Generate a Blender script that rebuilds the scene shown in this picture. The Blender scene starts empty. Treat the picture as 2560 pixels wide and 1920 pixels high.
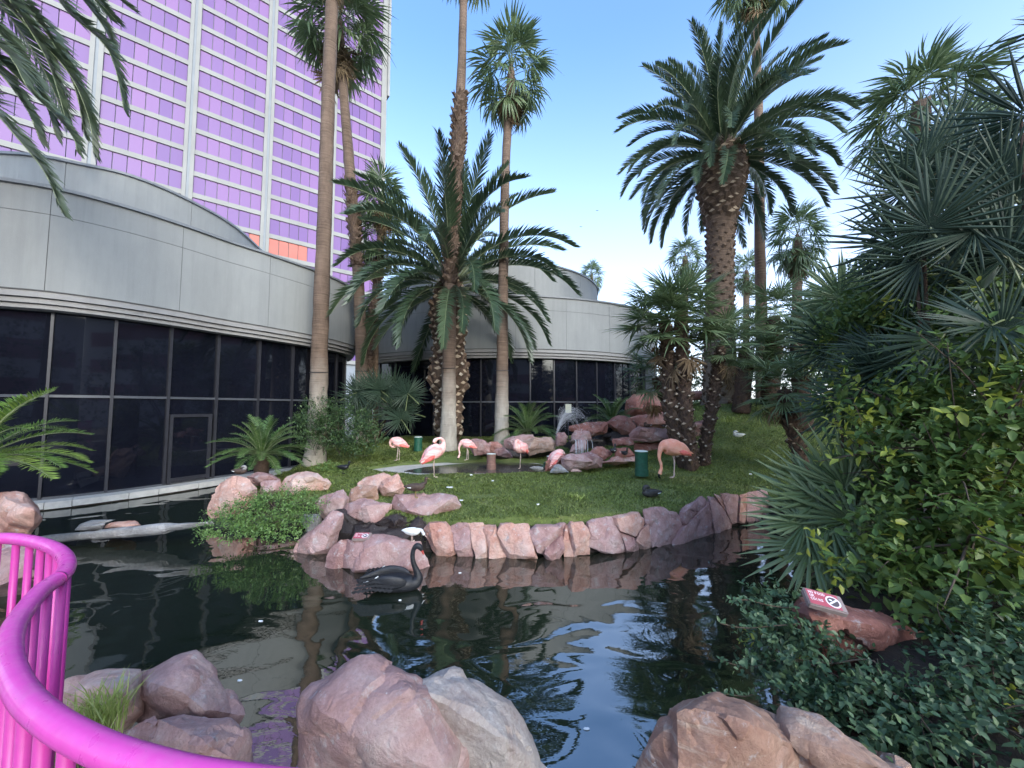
import bpy, bmesh, math, random
import numpy as np
from mathutils import Vector, Matrix, noise as mn

scene = bpy.context.scene
C = scene.collection
R = math.radians
rnd = random.Random(7)

# ------------------------------------------------------------------ camera
ZC = 2.2
FPX = 960.0
PITCH = R(3.58)
cam_data = bpy.data.cameras.new("camera")
cam = bpy.data.objects.new("camera", cam_data)
C.objects.link(cam)
cam.location = (0, 0, ZC)
cam.rotation_euler = (R(90) + PITCH, 0, 0)
cam_data.sensor_width = 36
cam_data.lens = 36 * FPX / 2560
cam_data.clip_start = 0.05
cam_data.clip_end = 3000
scene.camera = cam

# ------------------------------------------------------------------ light
SUN_AZ, SUN_EL = R(150), R(22)
world = bpy.data.worlds.new("World")
scene.world = world
world.use_nodes = True
wn = world.node_tree
bg = wn.nodes["Background"]
sky = wn.nodes.new("ShaderNodeTexSky")
sky.sky_type = 'NISHITA'
sky.sun_disc = False
sky.sun_elevation = SUN_EL
sky.sun_rotation = SUN_AZ
sky.altitude = 600
sky.air_density = 0.7
sky.dust_density = 3.6
sky.ozone_density = 4.5
wt = wn.nodes.new("ShaderNodeMix"); wt.data_type = 'RGBA'; wt.blend_type = 'MULTIPLY'
wt.inputs[0].default_value = 1; wt.inputs[7].default_value = (.88, .93, .88, 1)      # the morning air is a little warmer than the model's
wn.links.new(sky.outputs[0], wt.inputs[6])
# pale haze towards the horizon, the same all the way round
wc = wn.nodes.new("ShaderNodeTexCoord"); wx = wn.nodes.new("ShaderNodeSeparateXYZ"); wr = wn.nodes.new("ShaderNodeMapRange")
wn.links.new(wc.outputs['Generated'], wx.inputs[0]); wn.links.new(wx.outputs['Z'], wr.inputs['Value'])
wr.inputs['From Min'].default_value = .72; wr.inputs['From Max'].default_value = 0; wr.clamp = True
wp = wn.nodes.new("ShaderNodeMath"); wp.operation = 'POWER'; wp.inputs[1].default_value = 1.5; wn.links.new(wr.outputs[0], wp.inputs[0])
wq = wn.nodes.new("ShaderNodeMath"); wq.operation = 'MULTIPLY'; wq.inputs[1].default_value = .85; wn.links.new(wp.outputs[0], wq.inputs[0])
wm = wn.nodes.new("ShaderNodeMix"); wm.data_type = 'RGBA'; wn.links.new(wq.outputs[0], wm.inputs[0])
wn.links.new(wt.outputs[2], wm.inputs[6]); wm.inputs[7].default_value = (2.0, 1.98, 1.98, 1)
wn.links.new(wm.outputs[2], bg.inputs[0])
bg.inputs[1].default_value = 0.15
sd = bpy.data.lights.new("sun", 'SUN')
sun = bpy.data.objects.new("sun", sd)
C.objects.link(sun)
sd.energy = 0.15
sd.angle = R(14)
sd.color = (1.0, 0.83, 0.66)
sdir = Vector((math.sin(SUN_AZ) * math.cos(SUN_EL), math.cos(SUN_AZ) * math.cos(SUN_EL), math.sin(SUN_EL)))
sun.rotation_euler = sdir.to_track_quat('Z', 'Y').to_euler()
sun.location = (30, 30, 30)
scene.view_settings.view_transform = 'Standard'
scene.view_settings.look = 'None'
scene.view_settings.exposure = 2.6
scene.view_settings.gamma = 1
scene.view_settings.use_curve_mapping = False
scene.render.engine = 'CYCLES'
scene.cycles.max_bounces = 8
scene.cycles.transparent_max_bounces = 16
scene.cycles.sample_clamp_indirect = 6

# ------------------------------------------------------------------ helpers
K = 2560 / 2212.0


def ray(x, y):
    v = 960 - y
    F = FPX * math.cos(PITCH) - v * math.sin(PITCH)
    Z = FPX * math.sin(PITCH) + v * math.cos(PITCH)
    return (x - 1280) / F, Z / F


def at(x, y, D):
    a, b = ray(x, y)
    return Vector((a * D, D, ZC + b * D))


def atz(x, y, z):
    a, b = ray(x, y)
    D = (z - ZC) / b
    return Vector((a * D, D, z))


def link(o, parent=None):
    C.objects.link(o)
    if parent is not None:
        o.parent = parent
    return o


def tag(o, label=None, cat=None, group=None, kind=None):
    if label: o['label'] = label
    if cat: o['category'] = cat
    if group: o['group'] = group
    if kind: o['kind'] = kind
    return o


def thing(name, label, cat, loc=(0, 0, 0), rotz=0, group=None, scale=1):
    o = bpy.data.objects.new(name, None)
    o.empty_display_size = .1
    link(o)
    o.location = loc
    o.rotation_euler = (0, 0, rotz)
    o.scale = (scale,) * 3
    return tag(o, label, cat, group)


def mesh(name, verts, faces, mats=None, smooth=False, fmat=None, tint=None):
    """fast mesh; faces = list of tuples or an (n,k) array"""
    me = bpy.data.meshes.new(name)
    V = np.asarray(verts, dtype=np.float32).reshape(-1, 3)
    if isinstance(faces, np.ndarray):
        nf, k = faces.shape
        me.vertices.add(len(V)); me.vertices.foreach_set("co", V.ravel())
        me.loops.add(nf * k); me.loops.foreach_set("vertex_index", faces.astype(np.int32).ravel())
        me.polygons.add(nf)
        me.polygons.foreach_set("loop_start", np.arange(0, nf * k, k, dtype=np.int32))
        me.update(calc_edges=True)
        me.validate()
    else:
        me.from_pydata(V.tolist(), [], faces)
    if mats is not None:
        for m in (mats if isinstance(mats, (list, tuple)) else [mats]):
            me.materials.append(m)
    if fmat is not None:
        me.polygons.foreach_set("material_index", np.asarray(fmat, dtype=np.int32))
    if smooth:
        me.polygons.foreach_set("use_smooth", [True] * len(me.polygons))
    if tint is not None:
        a = me.attributes.new("tint", 'FLOAT', 'POINT')
        a.data.foreach_set("value", np.asarray(tint, dtype=np.float32))
    me.update()
    return me


def ob(name, me, parent=None, world_coords=True):
    o = bpy.data.objects.new(name, me)
    link(o, parent)
    if parent is not None and world_coords:
        o.matrix_parent_inverse = (Matrix.Translation(parent.location) @ parent.rotation_euler.to_matrix().to_4x4()
                                   @ Matrix.Diagonal((*parent.scale, 1))).inverted()
    return o


class MB:
    def __init__(s): s.v, s.f, s.m, s.t = [], [], [], []
    def add(s, vs, fs, mi=0, tint=0.):
        b = len(s.v); s.v += [tuple(v) for v in vs]; s.f += [tuple(i + b for i in f) for f in fs]
        s.m += [mi] * len(fs); s.t += [tint] * len(vs)
        return s
    def mesh(s, name, mats, smooth=False): return mesh(name, s.v, s.f, mats, smooth, s.m, s.t)


BOXF = [(0, 3, 2, 1), (4, 5, 6, 7), (0, 1, 5, 4), (1, 2, 6, 5), (2, 3, 7, 6), (3, 0, 4, 7)]


def box(x0, x1, y0, y1, z0, z1):
    return [(x0, y0, z0), (x1, y0, z0), (x1, y1, z0), (x0, y1, z0), (x0, y0, z1), (x1, y0, z1), (x1, y1, z1), (x0, y1, z1)], BOXF


def catmull(P, sub):
    P = np.asarray(P, float); n = len(P)
    out = []
    for i in range(n - 1):
        p0, p1, p2, p3 = P[max(i - 1, 0)], P[i], P[i + 1], P[min(i + 2, n - 1)]
        for k in range(sub):
            t = k / sub
            out.append(.5 * (2 * p1 + (p2 - p0) * t + (2 * p0 - 5 * p1 + 4 * p2 - p3) * t * t + (3 * p1 - p0 - 3 * p2 + p3) * t ** 3))
    out.append(P[-1])
    return np.array(out)


def sweep(st, segs=10, sub=4, planar=None, wob=0., seed=0, cap=True):
    """st rows: x,y,z,rw[,rh]. returns verts, faces: one continuous tube with elliptical sections"""
    st = [list(s) + [s[3]] if len(s) == 4 else list(s) for s in st]
    P = catmull(st, sub) if sub > 1 else np.array(st, float)
    P[:, 3:] = np.maximum(P[:, 3:], .0005)
    n = len(P); c = P[:, :3]
    T = np.gradient(c, axis=0); T /= np.maximum(np.linalg.norm(T, axis=1, keepdims=True), 1e-9)
    verts = []
    if planar is None:
        u = Vector((1, 0, 0)) if abs(T[0][0]) < .8 else Vector((0, 1, 0))
    rr = random.Random(seed)
    for i in range(n):
        t = Vector(T[i])
        if planar is not None:
            side = Vector(planar)
            side = (side - t * side.dot(t)).normalized()
        else:
            u = (u - t * u.dot(t)).normalized(); side = u
        up = t.cross(side)
        for k in range(segs):
            a = 2 * math.pi * k / segs
            w = 1 + (rr.uniform(-wob, wob) if wob else 0)
            verts.append(Vector(c[i]) + side * (math.cos(a) * P[i, 3] * w) + up * (math.sin(a) * P[i, 4] * w))
    faces = [(i * segs + k, i * segs + (k + 1) % segs, (i + 1) * segs + (k + 1) % segs, (i + 1) * segs + k)
             for i in range(n - 1) for k in range(segs)]
    if cap:
        faces.append(tuple(range(segs))[::-1]); faces.append(tuple((n - 1) * segs + k for k in range(segs)))
    return verts, faces


# ------------------------------------------------------------------ materials
def nodes(m):
    m.use_nodes = True
    nt = m.node_tree
    return nt, nt.nodes["Principled BSDF"], nt.nodes["Material Output"]


def ramp(nt, fac, stops):
    r = nt.nodes.new("ShaderNodeValToRGB")
    e = r.color_ramp.elements
    while len(e) < len(stops): e.new(.5)
    for i, (p, c) in enumerate(stops):
        e[i].position = p; e[i].color = (*c, 1)
    nt.links.new(fac, r.inputs[0])
    return r.outputs[0]


def noise_tex(nt, scale, detail=6, coord='Object', stretch=(1, 1, 1), rough=.6, dist=0.):
    tc = nt.nodes.new("ShaderNodeTexCoord"); mp = nt.nodes.new("ShaderNodeMapping")
    mp.inputs['Scale'].default_value = stretch
    n = nt.nodes.new("ShaderNodeTexNoise")
    n.inputs['Scale'].default_value = scale; n.inputs['Detail'].default_value = detail
    n.inputs['Roughness'].default_value = rough; n.inputs['Distortion'].default_value = dist
    nt.links.new(tc.outputs[coord], mp.inputs[0]); nt.links.new(mp.outputs[0], n.inputs['Vector'])
    return n.outputs['Fac']


def bump(nt, p, h, strength=.3, dist=.02, prev=None):
    b = nt.nodes.new("ShaderNodeBump")
    b.inputs['Strength'].default_value = strength; b.inputs['Distance'].default_value = dist
    nt.links.new(h, b.inputs['Height'])
    if prev is not None: nt.links.new(prev, b.inputs['Normal'])
    if p is not None: nt.links.new(b.outputs[0], p.inputs['Normal'])
    return b.outputs[0]


def mixc(nt, fac, a, b, mode='MIX'):
    m = nt.nodes.new("ShaderNodeMix"); m.data_type = 'RGBA'; m.blend_type = mode
    for s, v in ((m.inputs[0], fac), (m.inputs[6], a), (m.inputs[7], b)):
        if hasattr(v, 'default_value'): nt.links.new(v, s)
        elif isinstance(v, tuple): s.default_value = (*v, 1)
        else: s.default_value = v
    return m.outputs[2]


def mth(nt, op, a, b=0., c=None):
    m = nt.nodes.new("ShaderNodeMath"); m.operation = op
    for s, v in zip(m.inputs, (a, b, c)):
        if v is None: continue
        if hasattr(v, 'default_value'): nt.links.new(v, s)
        else: s.default_value = v
    return m.outputs[0]


def plain(name, c, rough=.6, var=.15, scale=8, bmp=.15, bd=.01, metallic=0., stretch=(1, 1, 1), coat=0.):
    m = bpy.data.materials.new(name)
    nt, p, o = nodes(m)
    f = noise_tex(nt, scale, stretch=stretch)
    lo = tuple(max(0, x * (1 - var)) for x in c); hi = tuple(min(1, x * (1 + var)) for x in c)
    nt.links.new(ramp(nt, f, [(.3, lo), (.7, hi)]), p.inputs['Base Color'])
    p.inputs['Roughness'].default_value = rough; p.inputs['Metallic'].default_value = metallic
    p.inputs['Coat Weight'].default_value = coat
    if bmp: bump(nt, p, f, bmp, bd)
    return m


def rock_mat(name, stops, speck=(.62, .6, .58), speck_amt=.08, scale=2.2, layers=0., rough=.85):
    m = bpy.data.materials.new(name)
    nt, p, o = nodes(m)
    oi = nt.nodes.new("ShaderNodeObjectInfo")
    f1 = noise_tex(nt, scale, 8, rough=.62, dist=.8)
    f1 = mth(nt, 'ADD', f1, mth(nt, 'MULTIPLY', mth(nt, 'SUBTRACT', oi.outputs['Random'], .5), .22))
    col = ramp(nt, f1, stops)
    if layers:
        lay = noise_tex(nt, 1.6, 5, stretch=(.6, .6, 5), dist=2.4)
        col = mixc(nt, mth(nt, 'MULTIPLY', lay, layers), col, (.33, .17, .09))
        col = mixc(nt, mth(nt, 'MULTIPLY', ramp_f(nt, lay, .55, .62), .5), col, (.72, .60, .48))
    f2 = noise_tex(nt, 9, 8, rough=.7)
    col = mixc(nt, mth(nt, 'MULTIPLY', ramp_f(nt, f2, .57, .66), .62), col, speck)
    f3 = noise_tex(nt, 38, 5, rough=.7)
    col = mixc(nt, mth(nt, 'MULTIPLY', ramp_f(nt, f3, .35, .65), .55), col, mixc(nt, 1.0, col, (.62, .56, .55), 'MULTIPLY'))
    f5 = noise_tex(nt, 16, 10, rough=.8, dist=1.5)
    col = mixc(nt, mth(nt, 'MULTIPLY', ramp_f(nt, f5, .36, .30), .6), col, (.07, .045, .04))
    col = mixc(nt, mth(nt, 'MULTIPLY', ramp_f(nt, noise_tex(nt, 24, 4, rough=.6), .70, .74), .8), col, (.78, .76, .73))
    f4 = noise_tex(nt, 1.1, 4, rough=.6)
    col = mixc(nt, mth(nt, 'MULTIPLY', ramp_f(nt, f4, .58, .72), speck_amt * 6), col, (.50, .42, .39))
    nt.links.new(col, p.inputs['Base Color'])
    p.inputs['Roughness'].default_value = rough
    b1 = bump(nt, None, noise_tex(nt, 5, 10, rough=.72, dist=.5), .95, .06)
    vo = nt.nodes.new("ShaderNodeTexVoronoi"); vo.feature = 'DISTANCE_TO_EDGE'; vo.inputs['Scale'].default_value = 2.6
    tc = nt.nodes.new("ShaderNodeTexCoord")
    nz = nt.nodes.new("ShaderNodeTexNoise"); nz.inputs['Scale'].default_value = 3
    nt.links.new(tc.outputs['Object'], nz.inputs['Vector'])
    mx = mixc(nt, .25, tc.outputs['Object'], nz.outputs['Color'])
    nt.links.new(mx, vo.inputs['Vector'])
    b2 = bump(nt, None, ramp_f(nt, vo.outputs['Distance'], .0, .03), .22, .02, b1)
    bump(nt, p, noise_tex(nt, 45, 6, rough=.75), .5, .010, b2)
    return m


def ramp_f(nt, fac, a, b):
    mr = nt.nodes.new("ShaderNodeMapRange"); mr.clamp = True
    mr.inputs['From Min'].default_value = a; mr.inputs['From Max'].default_value = b
    nt.links.new(fac, mr.inputs['Value'])
    return mr.outputs[0]


def leaf_mat(name, dark, mid, light, rough=.45, trans=.25, spec=.5, scale=3):
    m = bpy.data.materials.new(name)
    nt, p, o = nodes(m)
    oi = nt.nodes.new("ShaderNodeObjectInfo"); at_ = nt.nodes.new("ShaderNodeAttribute"); at_.attribute_name = "tint"
    r = mth(nt, 'FRACT', mth(nt, 'ADD', oi.outputs['Random'], at_.outputs['Fac']))
    r = mth(nt, 'ADD', mth(nt, 'MULTIPLY', r, .7), mth(nt, 'MULTIPLY', noise_tex(nt, scale, 3), .3))
    col = ramp(nt, r, [(.1, dark), (.5, mid), (.9, light)])
    nt.links.new(col, p.inputs['Base Color'])
    p.inputs['Roughness'].default_value = rough
    p.inputs['Specular IOR Level'].default_value = spec
    if trans:
        tr = nt.nodes.new("ShaderNodeBsdfTranslucent"); mx = nt.nodes.new("ShaderNodeMixShader")
        nt.links.new(mixc(nt, .4, col, tuple(min(1, c * 1.6) for c in light)), tr.inputs[0])
        mx.inputs[0].default_value = trans
        nt.links.new(p.outputs[0], mx.inputs[1]); nt.links.new(tr.outputs[0], mx.inputs[2])
        nt.links.new(mx.outputs[0], o.inputs[0])
    return m


M = {}
MAUVE = [(.25, (.25, .13, .118)), (.42, (.39, .225, .205)), (.58, (.49, .31, .285)), (.78, (.57, .44, .41))]
RED = [(.25, (.22, .085, .06)), (.45, (.39, .165, .125)), (.62, (.49, .25, .20)), (.8, (.56, .36, .30))]
PALE = [(.25, (.42, .18, .14)), (.42, (.57, .32, .25)), (.6, (.68, .45, .37)), (.78, (.75, .60, .51))]
TAN = [(.25, (.38, .20, .145)), (.42, (.52, .33, .25)), (.58, (.60, .43, .345)), (.78, (.66, .53, .44))]
M['mauve'] = rock_mat("mauve_sandstone", MAUVE)
M['red'] = rock_mat("red_sandstone", RED, speck_amt=.03)
M['pale'] = rock_mat("pale_sandstone", PALE, speck_amt=.1)
M['tan'] = rock_mat("banded_tan_sandstone", TAN, layers=.55, speck_amt=.05)
M['crust'] = rock_mat('lichen_crusted_rock', [(.25, (.25, .19, .17)), (.45, (.40, .33, .30)), (.6, (.50, .44, .40)), (.8, (.58, .53, .49))], speck_amt=.12, scale=4)
M['grey'] = rock_mat("grey_stone", [(.25, (.2, .2, .2)), (.5, (.36, .36, .36)), (.8, (.5, .5, .5))])
M['darkrock'] = rock_mat("dark_rock", [(.25, (.015, .012, .012)), (.5, (.04, .03, .028)), (.8, (.09, .06, .055))], speck=(.1, .09, .08), speck_amt=0, rough=.35)
M['concrete'] = plain("wet_concrete", (.55, .51, .44), .6, .2, 5, .3, .02)
M['ledge'] = plain("ledge_concrete", (.42, .41, .38), .75, .16, 7, .3, .01)


def stucco():
    m = bpy.data.materials.new("fascia_stucco")
    nt, p, o = nodes(m)
    f = noise_tex(nt, 1.2, 8, stretch=(1, 1, .5), rough=.7)
    col = ramp(nt, f, [(.3, (.27, .275, .265)), (.7, (.325, .33, .315))])
    st = noise_tex(nt, 6, 4, stretch=(1, 1, .06))
    col = mixc(nt, mth(nt, 'MULTIPLY', ramp_f(nt, st, .48, .75), .25), col, (.17, .175, .17))
    oi = nt.nodes.new("ShaderNodeObjectInfo")
    col = mixc(nt, mth(nt, 'MULTIPLY', oi.outputs['Random'], .10), col, (.18, .195, .205))
    nt.links.new(col, p.inputs['Base Color'])
    p.inputs['Roughness'].default_value = .85
    bump(nt, p, noise_tex(nt, 60, 5), .35, .01)
    return m


M['stucco'] = stucco()
M['trim'] = plain("ribbed_trim", (.30, .29, .28), .7, .08, 4, .05)
M['seam'] = plain("seam_grey", (.12, .12, .12), .9, .05, 4, 0)  # dark grey of the joints between fascia panels
M['flash'] = plain("grey_coping_metal", (.20, .21, .22), .5, .1, 4, .03)
M['mullion'] = plain("dark_bronze_mullion", (.026, .026, .032), .4, .2, 8, .05)
M['transom'] = plain("grey_transom", (.075, .08, .09), .35, .1, 8, 0)


def glass_dark(name, c, rough, spec_tint=1., ior=1.52):
    m = bpy.data.materials.new(name)
    nt, p, o = nodes(m)
    f = noise_tex(nt, .7, 4)
    nt.links.new(ramp(nt, f, [(.3, tuple(x * .75 for x in c)), (.7, tuple(x * 1.25 for x in c))]), p.inputs['Base Color'])
    p.inputs['Roughness'].default_value = rough
    p.inputs['IOR'].default_value = ior
    bump(nt, p, noise_tex(nt, 1.1, 2), .05, .02)
    return m


M['glass'] = glass_dark("tinted_glass", (.006, .007, .012), .03, ior=1.45)


def purple():
    m = bpy.data.materials.new("purple_mirror_glass")
    nt, p, o = nodes(m)
    oi = nt.nodes.new("ShaderNodeObjectInfo"); at_ = nt.nodes.new("ShaderNodeAttribute"); at_.attribute_name = "tint"
    r = mth(nt, 'FRACT', mth(nt, 'ADD', oi.outputs['Random'], at_.outputs['Fac']))
    col = ramp(nt, r, [(.0, (.165, .098, .245)), (.5, (.20, .12, .27)), (1., (.235, .132, .285))])
    nt.links.new(col, p.inputs['Base Color'])
    p.inputs['Metallic'].default_value = .0
    p.inputs['Roughness'].default_value = .35
    p.inputs['Specular IOR Level'].default_value = .12
    bump(nt, p, noise_tex(nt, .25, 2), .05, .1)
    return m


M['purple'] = purple()
M['tower'] = plain("tower_white_concrete", (.27, .265, .245), .8, .10, .35, .1, .05)
M['towergrey'] = plain("tower_groove_grey", (.22, .24, .26), .6, .1, .4, 0)


def ground_mat():
    m = bpy.data.materials.new("lawn_soil")
    nt, p, o = nodes(m)
    f = noise_tex(nt, 3, 8, rough=.7)
    col = ramp(nt, f, [(.3, (.07, .10, .025)), (.5, (.12, .155, .035)), (.72, (.18, .19, .07))])
    g = nt.nodes.new("ShaderNodeNewGeometry"); s = nt.nodes.new("ShaderNodeSeparateXYZ")
    nt.links.new(g.outputs['Position'], s.inputs[0])
    col = mixc(nt, ramp_f(nt, s.outputs['Z'], .42, .30), col, (.022, .016, .012))
    # planting bed soil on the right bank
    bed = mth(nt, 'MULTIPLY', ramp_f(nt, s.outputs['X'], 1.2, 1.6), ramp_f(nt, mth(nt, 'SUBTRACT', s.outputs['Y'], mth(nt, 'MULTIPLY', s.outputs['X'], .25)), 6.0, 5.6))
    col = mixc(nt, bed, col, (.030, .021, .015))
    nt.links.new(col, p.inputs['Base Color'])
    p.inputs['Roughness'].default_value = .95
    bump(nt, p, noise_tex(nt, 25, 5), .6, .03)
    return m


M['ground'] = ground_mat()
M['farground'] = plain("dry_far_ground", (.20, .17, .13), .95, .2, .2, .1)
M['paving'] = plain("walkway_paving", (.33, .27, .24), .8, .15, 4, .2)


def water_mat(name, base, s1, st1, s2, st2, ior, rough=.02):
    m = bpy.data.materials.new(name)
    nt, p, o = nodes(m)
    p.inputs['Base Color'].default_value = (*base, 1)
    p.inputs['Roughness'].default_value = rough
    p.inputs['IOR'].default_value = ior
    a = noise_tex(nt, s1, 1.2, stretch=(1, 1.5, 1), dist=.8, rough=.4)
    w = noise_tex(nt, .35, 2)          # calmer and livelier patches
    amp = ramp_f(nt, w, .35, .65)
    h = mth(nt, 'MULTIPLY', a, mth(nt, 'ADD', .35, mth(nt, 'MULTIPLY', amp, .9)))
    b1 = bump(nt, None, h, st1, .1)
    bump(nt, p, noise_tex(nt, s2, 3, stretch=(1, 1.8, 1)), st2, .02, b1)
    return m


M['water'] = water_mat("pond_water", (.012, .018, .011), 1.3, .25, 6, .025, 2.9)
M['poolwater'] = water_mat("shallow_pool_water", (.10, .085, .07), 4, .03, 14, .06, 1.6)
M['foam'] = plain("white_water", (.75, .8, .82), .3, .2, 20, .5)

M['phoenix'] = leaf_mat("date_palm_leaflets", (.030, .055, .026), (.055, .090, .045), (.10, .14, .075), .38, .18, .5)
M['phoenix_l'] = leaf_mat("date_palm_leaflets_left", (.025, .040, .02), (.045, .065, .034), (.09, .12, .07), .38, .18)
M['rachis'] = plain("frond_midrib", (.20, .23, .12), .5, .2, 5, 0)
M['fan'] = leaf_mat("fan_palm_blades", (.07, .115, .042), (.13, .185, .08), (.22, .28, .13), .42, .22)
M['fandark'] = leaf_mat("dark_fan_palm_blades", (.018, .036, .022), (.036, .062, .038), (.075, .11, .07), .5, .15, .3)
M['deadfan'] = leaf_mat("dead_fan_blades", (.10, .065, .035), (.20, .135, .075), (.34, .24, .13), .8, .2)
M['petiole'] = plain("petiole", (.13, .16, .07), .5, .2, 5, 0)
M['cycad'] = leaf_mat("cycad_leaflets", (.035, .075, .02), (.075, .14, .035), (.14, .21, .06), .35, .15)
M['cycad2'] = leaf_mat("bright_cycad_leaflets", (.06, .12, .02), (.13, .22, .035), (.26, .34, .07), .4, .25)
M['shrub'] = leaf_mat("glossy_shrub_leaves", (.030, .065, .016), (.075, .135, .032), (.17, .235, .06), .45, .2, .35)
M['young'] = leaf_mat("yellow_young_leaves", (.18, .24, .04), (.34, .38, .05), (.50, .50, .09), .35, .35)
M['vine'] = leaf_mat("blue_green_vine_leaves", (.030, .065, .030), (.06, .115, .052), (.12, .18, .085), .45, .15, .4)
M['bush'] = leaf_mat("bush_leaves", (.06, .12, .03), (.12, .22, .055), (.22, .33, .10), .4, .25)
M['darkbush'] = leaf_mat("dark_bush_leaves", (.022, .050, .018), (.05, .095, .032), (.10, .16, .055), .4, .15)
M['grass'] = leaf_mat("grass_blades", (.21, .28, .055), (.36, .44, .11), (.53, .55, .22), .6, .3, .3, scale=1.2)
M['twig'] = plain("twigs", (.09, .065, .045), .8, .2, 20, .1)


def trunk_mat(name, lo, hi, pale=None, zpale=(0, 1), ringscale=9, wave=True):
    m = bpy.data.materials.new(name)
    nt, p, o = nodes(m)
    f = noise_tex(nt, 3, 8, stretch=(1, 1, .35), rough=.7)
    g = noise_tex(nt, 2.5, 4, stretch=(.4, .4, 8))
    col = ramp(nt, mth(nt, 'ADD', mth(nt, 'MULTIPLY', f, .5), mth(nt, 'MULTIPLY', g, .5)), [(.36, lo), (.62, hi)])
    if pale:
        gm = nt.nodes.new("ShaderNodeNewGeometry"); s = nt.nodes.new("ShaderNodeSeparateXYZ")
        nt.links.new(gm.outputs['Position'], s.inputs[0])
        z = mth(nt, 'ADD', s.outputs['Z'], mth(nt, 'MULTIPLY', noise_tex(nt, 1.6, 6), 1.6))
        k = ramp_f(nt, z, zpale[1], zpale[0])
        col = mixc(nt, mth(nt, 'MULTIPLY', k, .9), col, mixc(nt, ramp_f(nt, f, .35, .62), pale, tuple(c * .6 for c in pale)))
    col = mixc(nt, ramp_f(nt, noise_tex(nt, 14, 4, stretch=(1, 1, .5)), .68, .76), col, (.03, .025, .02))
    nt.links.new(col, p.inputs['Base Color'])
    p.inputs['Roughness'].default_value = .9
    b = bump(nt, None, g, .8, .04)
    bump(nt, p, noise_tex(nt, 22, 6), .5, .02, b)
    return m


M['wtrunk'] = trunk_mat("washingtonia_trunk", (.085, .055, .036), (.20, .135, .095), (.52, .47, .39), (2.6, 4.5))
M['wtrunk2'] = trunk_mat("brown_palm_trunk", (.085, .055, .036), (.22, .145, .095))
M['ptrunk'] = trunk_mat("date_palm_trunk", (.055, .034, .022), (.16, .105, .07), (.32, .27, .21), (2.6, 6.5))
M['core'] = plain("fibrous_dark_trunk", (.075, .045, .03), .95, .4, 14, .8, .03)
M['boot'] = plain("cut_boot_side", (.12, .078, .052), .9, .35, 12, .5)
M['bootcut'] = plain("cut_boot_face", (.33, .25, .17), .9, .35, 12, .3)
M['bootpale'] = plain("pale_boot_face", (.36, .30, .225), .9, .25, 12, .3)

M['rail'] = plain("magenta_paint", (.68, .065, .40), .28, .05, 30, .04, .002, coat=.35)
def chipped(m):
    nt = m.node_tree; p = nt.nodes["Principled BSDF"]
    src = p.inputs['Base Color'].links[0].from_socket
    col = mixc(nt, mth(nt, 'MULTIPLY', ramp_f(nt, noise_tex(nt, 55, 5, rough=.75), .66, .70), .55), src, (.16, .07, .12))
    col = mixc(nt, mth(nt, 'MULTIPLY', ramp_f(nt, noise_tex(nt, 7, 6, rough=.7), .5, .8), .35), col, (.42, .22, .34))
    nt.links.new(col, p.inputs['Base Color'])
    nt.links.new(ramp_f(nt, noise_tex(nt, 18, 6), .2, .8), p.inputs['Roughness'])


chipped(M['rail'])
M['picket'] = plain("magenta_picket_paint", (.52, .04, .28), .4, .07, 30, .04, .002)
M['green'] = plain("chipped_green_paint", (.015, .085, .05), .5, .35, 18, .2, .005)
M['brownpost'] = plain("rusty_brown_paint", (.20, .11, .085), .7, .25, 14, .2, .005)
M['capwhite'] = plain("pale_lamp_lens", (.70, .76, .68), .4, .08, 10, 0)
M['signred'] = plain("sign_red", (.45, .085, .11), .45, .08, 12, .05)
M['signgrey'] = plain("sign_stone", (.28, .215, .195), .85, .2, 12, .3)
M['signdark'] = plain("sign_dark", (.10, .08, .085), .6, .1, 12, 0)
M['white'] = plain("white_paint", (.85, .80, .80), .5, .03, 12, 0)
M['hotelwhite'] = plain("hotel_white_render", (.62, .62, .60), .8, .08, .5, .05)
M['hotelrose'] = plain("hotel_rose_glass", (.30, .14, .17), .25, .2, .5, 0)


def feather(name, lo, hi, scale=9, rough=.7, st=(1, 1, 1)):
    m = bpy.data.materials.new(name)
    nt, p, o = nodes(m)
    f = noise_tex(nt, scale, 6, stretch=st, rough=.7)
    nt.links.new(ramp(nt, f, [(.36, lo), (.64, hi)]), p.inputs['Base Color'])
    p.inputs['Roughness'].default_value = rough
    bump(nt, p, noise_tex(nt, 40, 4, stretch=(.35, 1, 1)), .5, .01)
    return m


M['fl_pale'] = feather("flamingo_pale_feathers", (.88, .40, .34), (.93, .66, .60))
M['fl_salmon'] = feather("flamingo_salmon_feathers", (.90, .33, .20), (.94, .48, .33))
M['fl_wing'] = feather("flamingo_wing_feathers", (.88, .27, .24), (.94, .66, .62), 7, st=(.5, 1, 2.5))
M['fl_red'] = feather("flamingo_red_coverts", (.80, .10, .09), (.86, .25, .20))
M['fl_leg'] = plain("flamingo_leg", (.55, .42, .36), .6, .15, 20, 0)
M['black'] = plain("black_bill", (.015, .013, .013), .4, .1, 20, 0)
M['swan'] = feather("black_swan_feathers", (.005, .0055, .007), (.020, .022, .027), 14, .55, (.6, 1, 3))
M['redbill'] = plain("red_bill", (.42, .06, .05), .4, .1, 20, 0)
M['duckbrown'] = feather("brown_duck_feathers", (.035, .022, .017), (.10, .065, .048), 25)
M['duckdark'] = feather("dark_duck_feathers", (.015, .015, .016), (.075, .07, .065), 25)
M['duckgrey'] = feather("grey_duck_feathers", (.16, .15, .14), (.34, .32, .30), 25)
M['mallardhead'] = plain("mallard_green", (.01, .035, .022), .35, .2, 20, 0)
M['duckbill'] = plain("duck_bill", (.25, .20, .06), .5, .2, 20, 0)
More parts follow.
